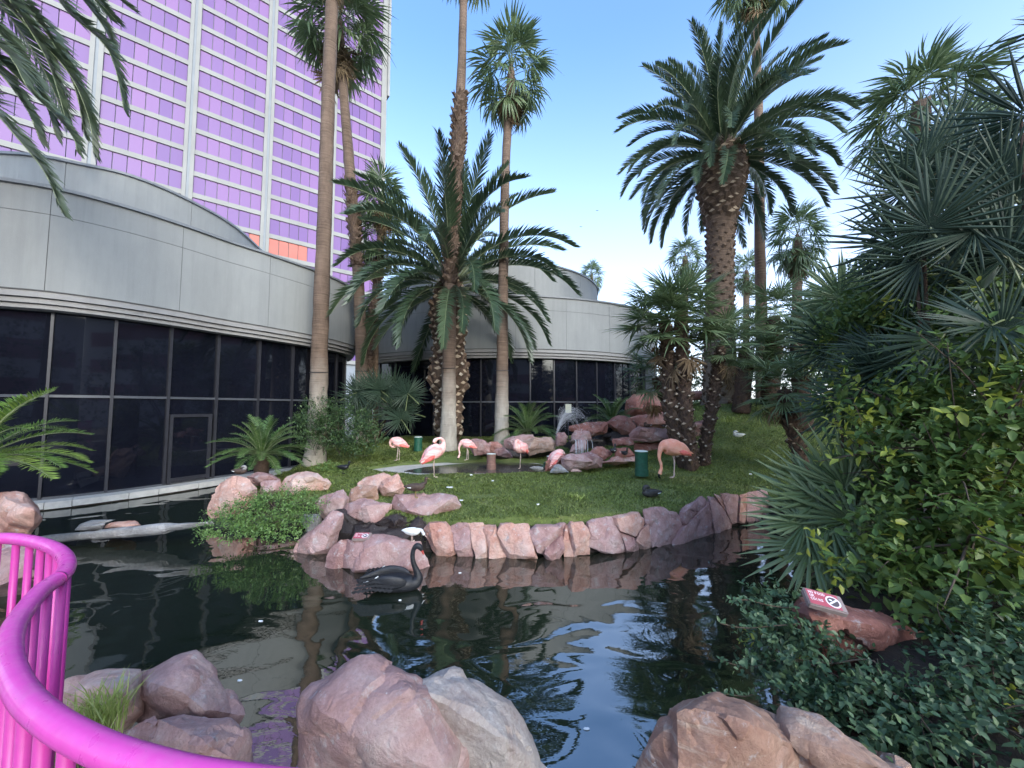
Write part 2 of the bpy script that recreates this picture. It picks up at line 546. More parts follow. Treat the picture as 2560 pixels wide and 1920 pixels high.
M['birdwhite'] = feather("white_bird_feathers", (.66, .68, .66), (.82, .84, .82), 20)
M['blackbird'] = plain("black_bird", (.012, .012, .016), .45, .2, 20, 0)


def spray_mat():
    m = bpy.data.materials.new("water_spray")
    nt, p, o = nodes(m)
    p.inputs['Base Color'].default_value = (.95, .95, .95, 1); p.inputs['Roughness'].default_value = .6; p.inputs['Subsurface Weight'].default_value = .0
    t = nt.nodes.new("ShaderNodeBsdfTransparent"); mx = nt.nodes.new("ShaderNodeMixShader")
    mx.inputs[0].default_value = .45
    nt.links.new(t.outputs[0], mx.inputs[1]); nt.links.new(p.outputs[0], mx.inputs[2]); nt.links.new(mx.outputs[0], o.inputs[0])
    return m


M['spray'] = spray_mat()

# ------------------------------------------------------------------ ground and water
LAND = [(-1.3, 6.05), (-2.3, 6.5), (-3.2, 7.0), (-4.0, 7.5), (-5.0, 8.0), (-6.0, 8.6), (-6.35, 9.6), (-6.7, 11.2), (-6.9, 12.6), (-7.4, 14.5), (-9, 19), (-9, 23),
        (26, 23), (26, -6), (1.6, -6), (1.7, .3), (2.0, 1.6), (2.3, 2.6), (3.1, 4.0), (4.2, 5.4), (5.2, 7.2), (5.0, 7.7), (4.2, 7.35), (3.3, 6.9), (2.6, 6.6), (1.7, 6.25), (.6, 6.05), (-.4, 6.0)]
POOL = [(-3.9, 10.7), (-3.3, 11.4), (-2.2, 12.1), (-1, 12.3), (.8, 12), (1.2, 11.2), (.9, 10.35), (0, 10.0), (-1.5, 9.95), (-2.6, 9.9), (-3.4, 10.2)]


def sdist(P, poly):
    """signed distance, positive inside"""
    poly = np.array(poly); n = len(poly)
    d = np.full(len(P), 1e9); ins = np.zeros(len(P), bool)
    for i in range(n):
        a, b = poly[i], poly[(i + 1) % n]
        ab = b - a
        t = np.clip(((P - a) @ ab) / (ab @ ab), 0, 1)
        d = np.minimum(d, np.linalg.norm(P - (a + t[:, None] * ab), axis=1))
        c = ((a[1] > P[:, 1]) != (b[1] > P[:, 1])) & (P[:, 0] < (b[0] - a[0]) * (P[:, 1] - a[1]) / (b[1] - a[1] + 1e-12) + a[0])
        ins ^= c
    return np.where(ins, d, -d)


def sm(x, a, b):
    t = np.clip((x - a) / (b - a), 0, 1)
    return t * t * (3 - 2 * t)


def land_height(X, Y):
    base = .47 + .07 * sm(Y, 5.8, 8) + .40 * sm(Y, 11.2, 14.2) * (1 - sm(X, -7.5, -5.0) * 0)
    base += 1.35 * sm(X, 2.0, 8.0) * sm(Y, 7.3, 14.2)
    base += .35 * sm(X, 6, 12) * sm(Y, 2, 7)
    base += .02 * np.sin(X * 1.7 + 1) * np.sin(Y * 1.3) + .012 * np.sin(X * 4.1 + Y * 3.3) + .008 * np.sin(X * 9 - Y * 7)
    # the right bank drops to the water, the left tip is lower
    base -= .2 * sm(X, -4.5, -6.5)
    base = np.where((Y < 6.6) & (X > 1.5), np.minimum(base, .25 + .28 * (X - 1.5) * .25 + .12 * np.maximum(0, Y)), base)
    return base


def ground_z(X, Y):
    X = np.atleast_1d(np.asarray(X, float)); Y = np.atleast_1d(np.asarray(Y, float))
    P = np.stack([X, Y], 1)
    d = sdist(P, LAND); dp = sdist(P, POOL)
    z = land_height(X, Y)
    z = z - .09 * sm(dp, -.08, .12)
    return np.where(d > 0, -.1 + (z + .1) * sm(d, -.02, .10), -.1 - .8 * sm(-d, 0, .6))


def gz(x, y): return float(ground_z([x], [y])[0])


def grid(x0, x1, y0, y1, st):
    xs = np.arange(x0, x1 + 1e-6, st); ys = np.arange(y0, y1 + 1e-6, st)
    X, Y = np.meshgrid(xs, ys)
    n, m = len(ys), len(xs)
    i = np.arange((n - 1) * (m - 1)); r, c = i // (m - 1), i % (m - 1)
    a = r * m + c
    return X.ravel(), Y.ravel(), np.stack([a, a + 1, a + m + 1, a + m], 1)


X, Y, Fq = grid(-14, 26, -6, 23, .1)
g = ob("ground", mesh("ground", np.stack([X, Y, ground_z(X, Y)], 1), Fq, M['ground'], True))
tag(g, kind='structure')
# outside the garden, out to the horizon
o_, i_ = 1500, (-14, 26, -6, 23)
v = [(-o_, -o_, 0), (o_, -o_, 0), (o_, o_, 0), (-o_, o_, 0), (i_[0], i_[2], 0), (i_[1], i_[2], 0), (i_[1], i_[3], 0), (i_[0], i_[3], 0)]
g2 = ob("terrain", mesh("terrain", [(a, b, .12) for a, b, c in v], [(0, 1, 5, 4), (1, 2, 6, 5), (2, 3, 7, 6), (3, 0, 4, 7)], M['farground']))
tag(g2, kind='structure')
w = ob("pond_water", mesh("pond_water", [(-14, -1.9, 0), (9, -1.9, 0), (9, 16, 0), (-14, 16, 0)], [(0, 1, 2, 3)], M['water']))
tag(w, kind='structure')
# shallow pool: pad and water
def flat_poly(name, poly, z, mt, grow=0., seed=0, sub=5):
    P = catmull(np.array(poly + [poly[0]]), sub)[:-1]
    c = P.mean(0)
    rr = random.Random(seed)
    V = []
    for p in P:
        dv = p - c; l = np.linalg.norm(dv)
        q = c + dv * (1 + grow / l + rr.uniform(-.02, .02))
        V.append((q[0], q[1], z))
    n = len(V); V.append((c[0], c[1], z))
    V += [(a, b, z - .12) for a, b, _ in V[:n]]
    F = [(i, (i + 1) % n, n) for i in range(n)] + [(i, n + 1 + i, n + 1 + (i + 1) % n, (i + 1) % n) for i in range(n)]
    return ob(name, mesh(name, V, F, mt, False))


tag(flat_poly("pool_bed", POOL, .512, M['concrete'], .12, 3), kind='structure')
PW = [(-2.9, 10.35), (-2.6, 10.9), (-1.9, 11.5), (-1, 12.0), (.6, 11.8), (1.0, 11.1), (.8, 10.4), (0, 10.07), (-1.5, 10.02), (-2.4, 10.05)]
tag(flat_poly("pool_water", PW, .524, M['poolwater'], 0, 4), kind='structure')
# walkway under the viewer
V, F = box(-9, 1.4, -6, .25, .1, .58)
wk = ob("walkway", mesh("walkway", V, F, M['paving'])); tag(wk, kind='structure')

# grass: blades in the view
def grass():
    rg = np.random.default_rng(3)
    n = 300000
    r1 = rg.random(n)
    Y = 5.9 + (17 - 5.9) * r1 ** 1.1
    X = (rg.random(n) * 1.75 - .82) * Y
    P = np.stack([X, Y], 1)
    keep = (sdist(P, LAND) > .03) & (sdist(P, POOL) < -.1) & ~((X > 4.9) & (Y < 7.6)) & (X < 12) & (X > -6.6)
    keep &= rg.random(n) > .75 * sm(np.sin(X * 2.1 + 1.7 * np.sin(Y * 1.3)) * np.sin(Y * 2.4 + X) , .55, .95)
    X, Y = X[keep], Y[keep]; n = len(X)
    clump = .5 + .5 * np.sin(X * 5 + 2 * np.sin(Y * 3.1)) * np.sin(Y * 6 + 1.5 * np.sin(X * 4.3))
    Z = ground_z(X, Y)
    h = (.012 + .022 * rg.random(n)) * (.7 + .6 * clump) * (1 + .03 * (Y - 6))
    h *= np.where(rg.random(n) < .02, 1.9, 1)
    a = rg.random(n) * 6.283; wd = (.005 + .004 * rg.random(n)) * (Y / 7)
    lx, ly = rg.normal(0, .9, n) * h, rg.normal(0, .9, n) * h
    V = np.empty((n, 3, 3))
    V[:, 0] = np.stack([X - np.cos(a) * wd, Y - np.sin(a) * wd, Z - .005], 1)
    V[:, 1] = np.stack([X + np.cos(a) * wd, Y + np.sin(a) * wd, Z - .005], 1)
    V[:, 2] = np.stack([X + lx, Y + ly, Z + h], 1)
    patch = .5 + .25 * np.sin(X * 1.1 + .7) * np.sin(Y * .9) + .25 * np.sin(X * 2.7 + Y * 2.1)
    t = np.clip(.10 + .60 * patch + .30 * rg.random(n), 0.02, .93)
    t = np.where(rg.random(n) < .06, .97, t)
    me = mesh("grass", V.reshape(-1, 3), np.arange(3 * n).reshape(-1, 3), M['grass'], True, None, np.repeat(t, 3))
    nn = np.repeat(np.stack([.5 * rg.normal(size=n), .5 * rg.normal(size=n), np.ones(n)], 1), 3, 0)
    nn /= np.linalg.norm(nn, axis=1, keepdims=True)
    me.normals_split_custom_set_from_vertices(nn.tolist())
    o = ob("grass", me)
    tag(o, 'short green lawn grass around the shallow pool', 'grass', kind='stuff')


grass()

# ------------------------------------------------------------------ buildings
class Path:
    def __init__(s, pts, sub=8, closed=False):
        s.P = catmull(pts, sub)
        d = np.linalg.norm(np.diff(s.P, axis=0), axis=1)
        s.S = np.concatenate([[0], np.cumsum(d)]); s.L = s.S[-1]
    def ev(s, u):
        u = min(max(u, 0), s.L)
        p = np.array([np.interp(u, s.S, s.P[:, k]) for k in (0, 1)])
        q = np.array([np.interp(min(u + .05, s.L), s.S, s.P[:, k]) for k in (0, 1)]) - np.array([np.interp(max(u - .05, 0), s.S, s.P[:, k]) for k in (0, 1)])
        q /= np.linalg.norm(q)
        return p, np.array([q[1], -q[0]])      # outward = to the right of travel
    def find(s, rx):
        u = np.linspace(0, s.L, 800)
        xs = np.interp(u, s.S, s.P[:, 0]) / np.interp(u, s.S, s.P[:, 1])
        return float(u[np.argmin(np.abs(xs - rx))])


def strip(mb, path, s0, s1, o0, o1, z0, z1, step=.25, mi=0):
    n = max(1, int(math.ceil((s1 - s0) / step)))
    vs = []
    for i in range(n + 1):
        p, nn = path.ev(s0 + (s1 - s0) * i / n)
        for o, z in ((o0, z0), (o1, z0), (o1, z1), (o0, z1)):
            vs.append((p[0] + nn[0] * o, p[1] + nn[1] * o, z))
    fs = []
    for i in range(n):
        b = 4 * i
        for k in range(4):
            fs.append((b + k, b + (k + 1) % 4, b + 4 + (k + 1) % 4, b + 4 + k))
    fs.append((0, 3, 2, 1)); e = 4 * n; fs.append((e, e + 1, e + 2, e + 3))
    mb.add(vs, fs, mi)


# soffit line of the left wing traced at the height of the soffit, then its turn into the drum
WING = [(-22, 8.6), (-18, 7.2), (-14.5, 7.0), (-12.4, 7.35)]
for x, y in ((0, 759), (127, 769), (295, 789), (447, 811), (565, 830), (667, 845), (785, 864)):
    p = atz(x, y, 4.4); WING.append((p.x, p.y))
_l = WING[-1]
WING += [(_l[0] + .38, _l[1] + 1.3), (_l[0] + .42, _l[1] + 2.6), (_l[0] - .15, _l[1] + 3.9), (_l[0] - .6, _l[1] + 4.6)]
print("WING", [(round(a, 2), round(b, 2)) for a, b in WING])
wing = Path(WING)
# drum: arc
DC, DR = (-.5, 27.4), 11.0
aa = [math.radians(a) for a in np.arange(-128, -20, 3)]
drum = Path([(DC[0] + DR * math.cos(a), DC[1] + DR * math.sin(a)) for a in aa], 2)


def casino(path, name, label, s_first, s_last, first_joint, mull, roof_in, door_bay=None):
    root = thing(name, label, 'building', (*path.ev(path.L / 2)[0], 0))
    def P(nm, mb, mt, smooth=False):
        return ob(nm, mb.mesh(nm, mt, smooth), root)
    # fascia panels
    js = [s_first]
    s = first_joint
    while s - 2.26 > s_first: s -= 2.26
    while s < s_last - .2:
        if s > s_first + .2: js.append(s)
        s += 2.26
    js.append(s_last)
    for a, b in zip(js[:-1], js[1:]):
        for z0, z1 in ((4.76, 6.45), (6.462, 7.03)):
            mb = MB(); strip(mb, path, a + .006, b - .006, -.30, .035, z0, z1); P("fascia_panel", mb, M['stucco'])
    mb = MB(); strip(mb, path, s_first, s_last, -.28, .025, 4.74, 7.0); P("fascia_backing", mb, M['seam'])
    for k, (o, z0, z1) in enumerate(((-.14, 4.38, 4.47), (-.07, 4.485, 4.59), (0., 4.605, 4.74))):
        mb = MB(); strip(mb, path, s_first, s_last, -.5, o, z0, z1); P("soffit_rib", mb, M['trim'])
    mb = MB(); strip(mb, path, s_first, s_last, -1.6, -.53, .1, 5.2); P("dark_backing", mb, M['mullion'])  # dark solid added behind the glass to stop outside light in the gaps
    mb = MB(); strip(mb, path, s_first, s_last, -.53, -.31, 4.40, 6.9); P("soffit_back", mb, M['mullion'])
    mb = MB(); strip(mb, path, s_first, s_last, -.35, .10, 7.03, 7.10); P("coping", mb, M['flash'])
    # glass wall
    u = mull[0]
    while u - 1.13 > s_first: u -= 1.13
    ms = []
    while u < s_last:
        if u > s_first: ms.append(u)
        u += 1.13
    for a, b in zip(ms[:-1], ms[1:]):
        for z0, z1 in ((.2, 2.44), (2.50, 4.36)):
            mb = MB(); strip(mb, path, a + .035, b - .035, -.47, -.44, z0, z1, .6)
            P("glass_pane", mb, M['glass'])
    for a in ms:
        mb = MB(); strip(mb, path, a - .033, a + .033, -.5, -.38, .2, 4.36, 1); P("mullion", mb, M['mullion'])
    mb = MB(); strip(mb, path, s_first, s_last, -.5, -.405, 2.44, 2.50); P("transom", mb, M['transom'])
    mb = MB(); strip(mb, path, s_first, s_last, -.52, -.40, .15, .22); P("sill", mb, M['transom'])
    # ledge blocks
    s = s_first; k = 0
    while s < s_last - .3:
        l = (.55, .85, .62, .4, .9)[k % 5]; k += 1
        mb = MB(); strip(mb, path, s + .006, min(s + l, s_last) - .006, -.6, .0 + .006 * (k % 3), .035 - .01 * (k % 2), .17); P("ledge_block", mb, M['ledge'])
        s += l
    mb = MB(); strip(mb, path, s_first, s_last, -.6, -.05, -.7, .034); P("plinth", mb, M['darkrock'])
    if door_bay is not None:
        a, b = door_bay
        dr = MB(); strip(dr, path, a + .06, b - .10, -.43, -.36, .24, 1.95, 1); d = P("door", dr, M['glass'])
        for nm, (s0, s1, z0, z1) in (("door_frame", (a + .02, a + .09, .2, 2.03)), ("door_frame", (b - .2, b - .12, .2, 2.03)), ("door_frame", (a + .09, b - .2, 1.95, 2.03)), ("door_frame", (a + .09, b - .2, .24, .34))):
            q = MB(); strip(q, path, s0, s1, -.42, -.33, z0, z1, 1)
            o = ob(nm, q.mesh(nm, M['mullion']), d, False); o.matrix_parent_inverse = Matrix.Identity(4)
        for o in d.children: pass
    # roof slab
    pts = []
    n = 40
    for i in range(n + 1):
        p, nn = path.ev(s_first + (s_last - s_first) * i / n)
        pts.append((p[0] - nn[0] * .3, p[1] - nn[1] * .3)); 
    inn = [roof_in(*p) for p in pts]
    V = [(x, y, 6.9) for x, y in pts] + [(x, y, 6.9) for x, y in inn]
    Fs = [(i, i + 1, n + 2 + i, n + 1 + i) for i in range(n)]
    ob("roof", mesh("roof", V, Fs, M['ledge']), root)
    return root


def rxof(x, y=900): return ray(x, y)[0]


w_s0, w_s1 = 0.5, wing.L - .02
m_w = [wing.find(rxof(443))]
root_w = casino(wing, "curved_casino_building", "pale curved building wing with dark glass wall rising from the left channel", w_s0, w_s1,
                wing.find(rxof(458, 600)), m_w, lambda x, y: (x - 9, y + 5), (wing.find(rxof(446)), wing.find(rxof(446)) + 1.12))
d_s0, d_s1 = .1, drum.find(rxof(1642, 850))
root_d = casino(drum, "round_casino_building", "pale round drum building with dark glass wall behind the fountain rocks", d_s0, d_s1,
                drum.find(rxof(1415, 780)), [drum.find(rxof(1329))], lambda x, y: (DC[0] + (x - DC[0]) * .2, DC[1] + (y - DC[1]) * .2))
# end wall of the drum
p, nn = drum.ev(d_s1)
mb = MB(); e = Path([tuple(p - nn * .05), tuple(p - nn * 2), tuple(p - nn * 5)], 4)
V, F = [], []
mb2 = MB(); strip(mb2, e, 0, e.L, -.3, 0, -.2, 7.03); ob("end_wall", mb2.mesh("end_wall", M['stucco']), root_d)


def tier(root, pts, ztop, jx, label=None):
    pt = Path(pts, 6)
    js = [0.]
    s = .9
    while s < pt.L: js.append(s); s += 2.9
    js.append(pt.L)
    for a, b in zip(js[:-1], js[1:]):
        mb = MB(); strip(mb, pt, a + .01, b - .01, -.25, .0, 6.9, ztop); ob("upper_panel", mb.mesh("upper_panel", M['stucco']), root)
    mb = MB(); strip(mb, pt, 0, pt.L, -.3, .06, ztop, ztop + .07); ob("upper_coping", mb.mesh("upper_coping", M['flash']), root)
    mb = MB(); strip(mb, pt, 0, pt.L, -.2, -.02, 6.9, ztop - .02); ob("upper_backing", mb.mesh("upper_backing", M['flash']), root)
    P = pt.P; c = P.mean(0)
    V = [(a, b, ztop) for a, b in P] + [(c[0] - 3, c[1] + 2, ztop)]
    ob("upper_roof", mesh("upper_roof", V, [(i, i + 1, len(P)) for i in range(len(P) - 1)], M['ledge']), root)


TP = [(-19, 10.2)]
for x, y, D in ((0, 386, 10.3), (217, 417, 10.8), (337, 446, 11.4), (463, 499, 12.5), (579, 564, 14.2)):
    a, b = ray(x, y); Dz = (9.0 - ZC) / b
    TP.append((a * Dz, Dz))
TP += [(-10.9, 16.2), (-11.4, 18.2), (-13, 20.5), (-16, 22)]
print("TIER", [(round(a, 2), round(b, 2)) for a, b in TP])
tier(root_w, TP, 9.0, 0)
tc_, tr_ = (-1.0, 23.2), 6.1
tier(root_d, [(tc_[0] + tr_ * math.cos(math.radians(a)), tc_[1] + tr_ * math.sin(math.radians(a))) for a in range(-215, 40, 12)], 8.9, 0)

# lit notice behind the drum glass, its glow put into a cream panel
nr = MB(); pp = at(1421, 1020, 15.9); V, F = box(pp.x - .12, pp.x + .12, pp.y - .01, pp.y + .01, pp.z - .2, pp.z + .16)
nr.add(V, F)
o = ob("notice_panel", nr.mesh("notice_panel", plain("notice_glow_cream", (.62, .60, .42), .6, .1, 8, 0))); tag(o, "small cream notice board standing before the drum's glass wall", "notice board")
V, F = box(pp.x - .012, pp.x + .012, pp.y + .012, pp.y + .04, gz(pp.x, pp.y) - .05, pp.z + .3)
ob("post", mesh("post", V, F, M['mullion']), o, False)

# tower ------------------------------------------------------------
DCN = 58.0
corner = Vector((ray(965, 300)[0] * DCN, DCN, 0))
tdir = Vector((-1.2, -1, 0)).normalized(); tn = Vector((1, -1.2, 0)).normalized()
FL = 2.62; BAY = .1335 * DCN; Z0 = 29.45 % FL
NB = 8
tower = thing("hotel_tower", "tall white hotel tower with rows of purple mirrored windows", "building", tuple(corner))


def tbox(mb, t0, t1, o0, o1, z0, z1, mi=0):
    vs = []
    for z in (z0, z1):
        for t, o in ((t0, o0), (t1, o0), (t1, o1), (t0, o1)):
            q = corner + tdir * t + tn * o
            vs.append((q.x, q.y, z))
    mb.add(vs, [(0, 1, 2, 3), (7, 6, 5, 4), (4, 5, 1, 0), (5, 6, 2, 1), (6, 7, 3, 2), (7, 4, 0, 3)], mi)


NF = 27
pier = .95; mb = MB()
tbox(mb, .3, NB * BAY, -12, -.30, 0, Z0 + NF * FL + 1.6)
ob("wall", mb.mesh("wall", M['towergrey']), tower)
for k in range(NB + 1):
    t = k * BAY
    if k == 0:
        mb = MB(); tbox(mb, 0, .8, -12.0, .12, 0, Z0 + NF * FL + 1.8); ob("corner_pier", mb.mesh("corner_pier", M['tower']), tower)
        mb = MB(); tbox(mb, -.35, -.004, -1.2, .45, 51.5, Z0 + NF * FL + 1.8); ob("corner_fin", mb.mesh("corner_fin", M['tower']), tower)
    else:
        for a, b in ((-.5, -.14), (.14, .5)):
            mb = MB(); tbox(mb, t + a, t + b, -.29, .14, 0, Z0 + NF * FL + 1.8); ob("pier", mb.mesh("pier", M['tower']), tower)
        mb = MB(); tbox(mb, t - .14, t + .14, -.29, .0, 0, Z0 + NF * FL + 1.7); ob("pier_groove", mb.mesh("pier_groove", M['towergrey']), tower)
cands = []
for f in range(2, NF):
    zb = Z0 + f * FL
    for k in range(NB):
        a0 = k * BAY + (.8 if k == 0 else .5); a1 = (k + 1) * BAY - .5
        if zb > 8:
            mb = MB(); tbox(mb, a0 + .002, a1 - .002, -.29, .04, zb, zb + .56); ob("spandrel", mb.mesh("spandrel", M['tower']), tower)
            pw = (a1 - a0) / 6
            for j in range(6):
                t0, t1 = a0 + j * pw + .035, a0 + (j + 1) * pw - .035
                z0, z1 = zb + .60, zb + FL - .04
                q = corner + tdir * (t0 + t1) / 2; d = q.y
                s = d * 960
                px = 1280 + 960 * (q.x / d); rz = (z0 - ZC) / d
                vis = px > -30 and rz < 1.12 and rz > .33
                low = ray(px, 0)
                cands.append(((0 if vis else 1000) + d + z0 * .1, t0, t1, z0, z1))
cands.sort()
M['salmon'] = plain("salmon_pane", (.40, .10, .07), .5, .15, .3, 0)  # plain salmon colour for two patches of tower panes
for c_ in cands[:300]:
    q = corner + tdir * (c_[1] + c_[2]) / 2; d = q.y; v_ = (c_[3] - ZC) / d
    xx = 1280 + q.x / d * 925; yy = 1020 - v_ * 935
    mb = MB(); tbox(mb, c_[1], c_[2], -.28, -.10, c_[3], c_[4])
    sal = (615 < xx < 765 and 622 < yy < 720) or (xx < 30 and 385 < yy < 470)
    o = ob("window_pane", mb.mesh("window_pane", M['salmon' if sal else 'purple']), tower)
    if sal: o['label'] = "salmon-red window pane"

mb = MB()
for c_ in cands[300:]:
    n0 = len(mb.v); tbox(mb, c_[1], c_[2], -.28, -.10, c_[3], c_[4])
    t_ = rnd.random()
    for q in range(n0, len(mb.v)): mb.t[q] = t_
o = ob("window_panes", mb.mesh("window_panes", M['purple']), tower); o['kind'] = 'stuff'
mb = MB(); tbox(mb, -.05, NB * BAY, -12, .2, Z0 + NF * FL + 1.8, Z0 + NF * FL + 3.2); ob("parapet", mb.mesh("parapet", M['tower']), tower)

# buildings behind the viewer (seen mirrored in the glass)
def back_building(name, label, x0, x1, y0, y1, h):
    r = thing(name, label, 'building', ((x0 + x1) / 2, (y0 + y1) / 2, 0))
    V, F = box(x0, x1, y0, y1, 0, h); ob("wall", mesh("wall", V, F, M['hotelwhite']), r)
    mb = MB(); z = 3
    while z < h - 2:
        mb.add(*box(x0 + 1, x1 - 1, y0 - .05, y1 + .05, z, z + 1.5)); mb.add(*box(x0 - .05, x1 + .05, y0 + 1, y1 - 1, z, z + 1.5)); z += 3
    ob("window_band", mb.mesh("window_band", M['hotelrose']), r)


back_building("hotel_wing", "white hotel block with rose window bands behind the viewer to the right", 27, 40, -24, 12, 21)
back_building("screening_annex", "added low white annex with rose window bands, screening the sky behind the viewer to the left", -46, -9, -34, -25, 13)  # annex added to block bright sky from the leftmost panes
back_building("hotel_block", "white hotel block with rose window bands straight behind the viewer", -8, 14, -34, -26, 11)


# ------------------------------------------------------------------ rocks
CR = dict(A=(900, 850, .3617), B=(1320, 1050, .208), C=(1350, 950, .2034), D=(500, 1150, .3165), E=(0, 1250, .4069),
          F=(1380, 1180, .2712), G=(700, 1400, .5425), H=(0, 640, .422), I=(1800, 1300, .3736), J=(0, 1180, .229), P=(0, 0, 1), V=(0, 0, K))


def crop(c, pts):
    ox, oy, s = CR[c]
    return [(ox + s * x, oy + s * y) for x, y in pts]


def rock_mesh(name, pts, D, T, mt, seed=0, amp=.035, edge=.055, front=.62, back=.7, droop=0., sm_it=2, Df=None):
    rr = random.Random(seed * 17 + 5)
    cx = sum(p[0] for p in pts) / len(pts); cy = sum(p[1] for p in pts) / len(pts)
    P = []
    for x, y in pts:
        d = D if Df is None else Df(x, y)
        P.append(at(x, y, d + T * .35))
        if rr.random() < .72:
            f = front + rr.uniform(-.25, .22)
            P.append(at(cx + (x - cx) * f, cy + (y - cy) * f, d + rr.uniform(0, .22) * T))
        b = back + rr.uniform(-.1, .1)
        P.append(at(cx + (x - cx) * b, cy + (y - cy) * b, d + T * rr.uniform(.85, 1.1)))
    bm = bmesh.new()
    for p in P: bm.verts.new(p)
    r = bmesh.ops.convex_hull(bm, input=bm.verts)
    bmesh.ops.delete(bm, geom=[v for v in bm.verts if not v.link_faces], context='VERTS')
    size = max((max(p[k] for p in P) - min(p[k] for p in P)) for k in range(3))
    el = max(edge * size, .02)
    for _ in range(6):
        bmesh.ops.triangulate(bm, faces=bm.faces[:])
        long = [e for e in bm.edges if e.calc_length() > el * 1.5]
        if not long or len(bm.verts) > 9000: break
        bmesh.ops.subdivide_edges(bm, edges=long, cuts=1)
    bmesh.ops.triangulate(bm, faces=bm.faces[:])
    for _ in range(sm_it): bmesh.ops.smooth_vert(bm, verts=bm.verts[:], factor=.5, use_axis_x=True, use_axis_y=True, use_axis_z=True)
    bm.normal_update()
    off = Vector((seed * 3.7, seed * 1.3, seed * 2.1))
    A = amp * size
    for v in bm.verts:
        q = v.co / size * 2.2 + off
        d1 = mn.fractal(q, 1.0, 2.1, 5)
        d2 = 1 - abs(mn.noise(q * 1.7 + Vector((9, 1, 4)))) * 2
        cell, pts_ = mn.voronoi(q * 1.3 + Vector((d1, d1, d1)) * .12)
        d3 = min(cell[1] - cell[0], .22)
        st_ = mn.noise(pts_[0] * 3.1)                    # broken steps: each cell sits a little prouder or deeper
        rg_ = mn.ridged_multi_fractal(q * 1.9 + off, .9, 2.1, 5, .9, 2.0)
        v.co += v.normal * A * (d1 * .7 + d2 * .2 + d3 * 1.3 + st_ * 1.1 + (rg_ - 1.2) * .28)
    me = bpy.data.meshes.new(name); bm.to_mesh(me); bm.free()
    me.materials.append(M[mt])
    me.polygons.foreach_set("use_smooth", [True] * len(me.polygons))
    me.set_sharp_from_angle(angle=R(28))
    c = Vector(); n = len(me.vertices)
    for v in me.vertices: c += v.co
    c /= n
    me.transform(Matrix.Translation(-c))
    return me, c


ROCKS = []


def onrock(x, y, key, fallback):
    """where the ray through a foot point meets the named boulder"""
    from mathutils.bvhtree import BVHTree
    for lab, me, c in ROCKS:
        if key in lab:
            t = BVHTree.FromPolygons([v.co + c for v in me.vertices], [tuple(p.vertices) for p in me.polygons])
            o0 = Vector((0, 0, ZC)); d = (at(x, y, 1) - o0).normalized()
            for dy in (0, 4, 8, 12, 16, 22, 30):
                d = (at(x, y + dy, 1) - o0).normalized()
                h = t.ray_cast(o0, d)
                if h[0] is not None:
                    q = h[0] + Vector((d.x, d.y, 0)).normalized() * .06
                    h2 = t.ray_cast(q + Vector((0, 0, 1)), Vector((0, 0, -1)))
                    return (h2[0] if h2[0] is not None else h[0])
    return fallback


def rock(cr, pts, D, T, mt, label, seed, name="boulder", cat="boulder", group=None, parent=None, **kw):
    me, c = rock_mesh(name, crop(cr, pts), D, T, mt, seed, **kw)
    o = ob(name, me, parent, False)
    ROCKS.append((label or name, me, c))
    if parent is not None: o.location = c - parent.location
    else:
        o.location = c; tag(o, label, cat, group)
    return o


# retaining wall of mortared stones
wallroot = thing("retaining_wall", "low retaining wall of pink and cream stones holding the lawn's front edge", "wall", (1, 6.2, 0))
bx_ = [1050, 1377, 1551, 1673, 1784, 1876, 2000, 2250]; by_ = [1392, 1404, 1389, 1364, 1337, 1307, 1295, 1290]


def wallD(x, y):
    b = np.interp(x, bx_, by_)
    d = ZC / -ray(x, b + 3)[1]
    return d + .10 * max(0, (b - y) / 90)


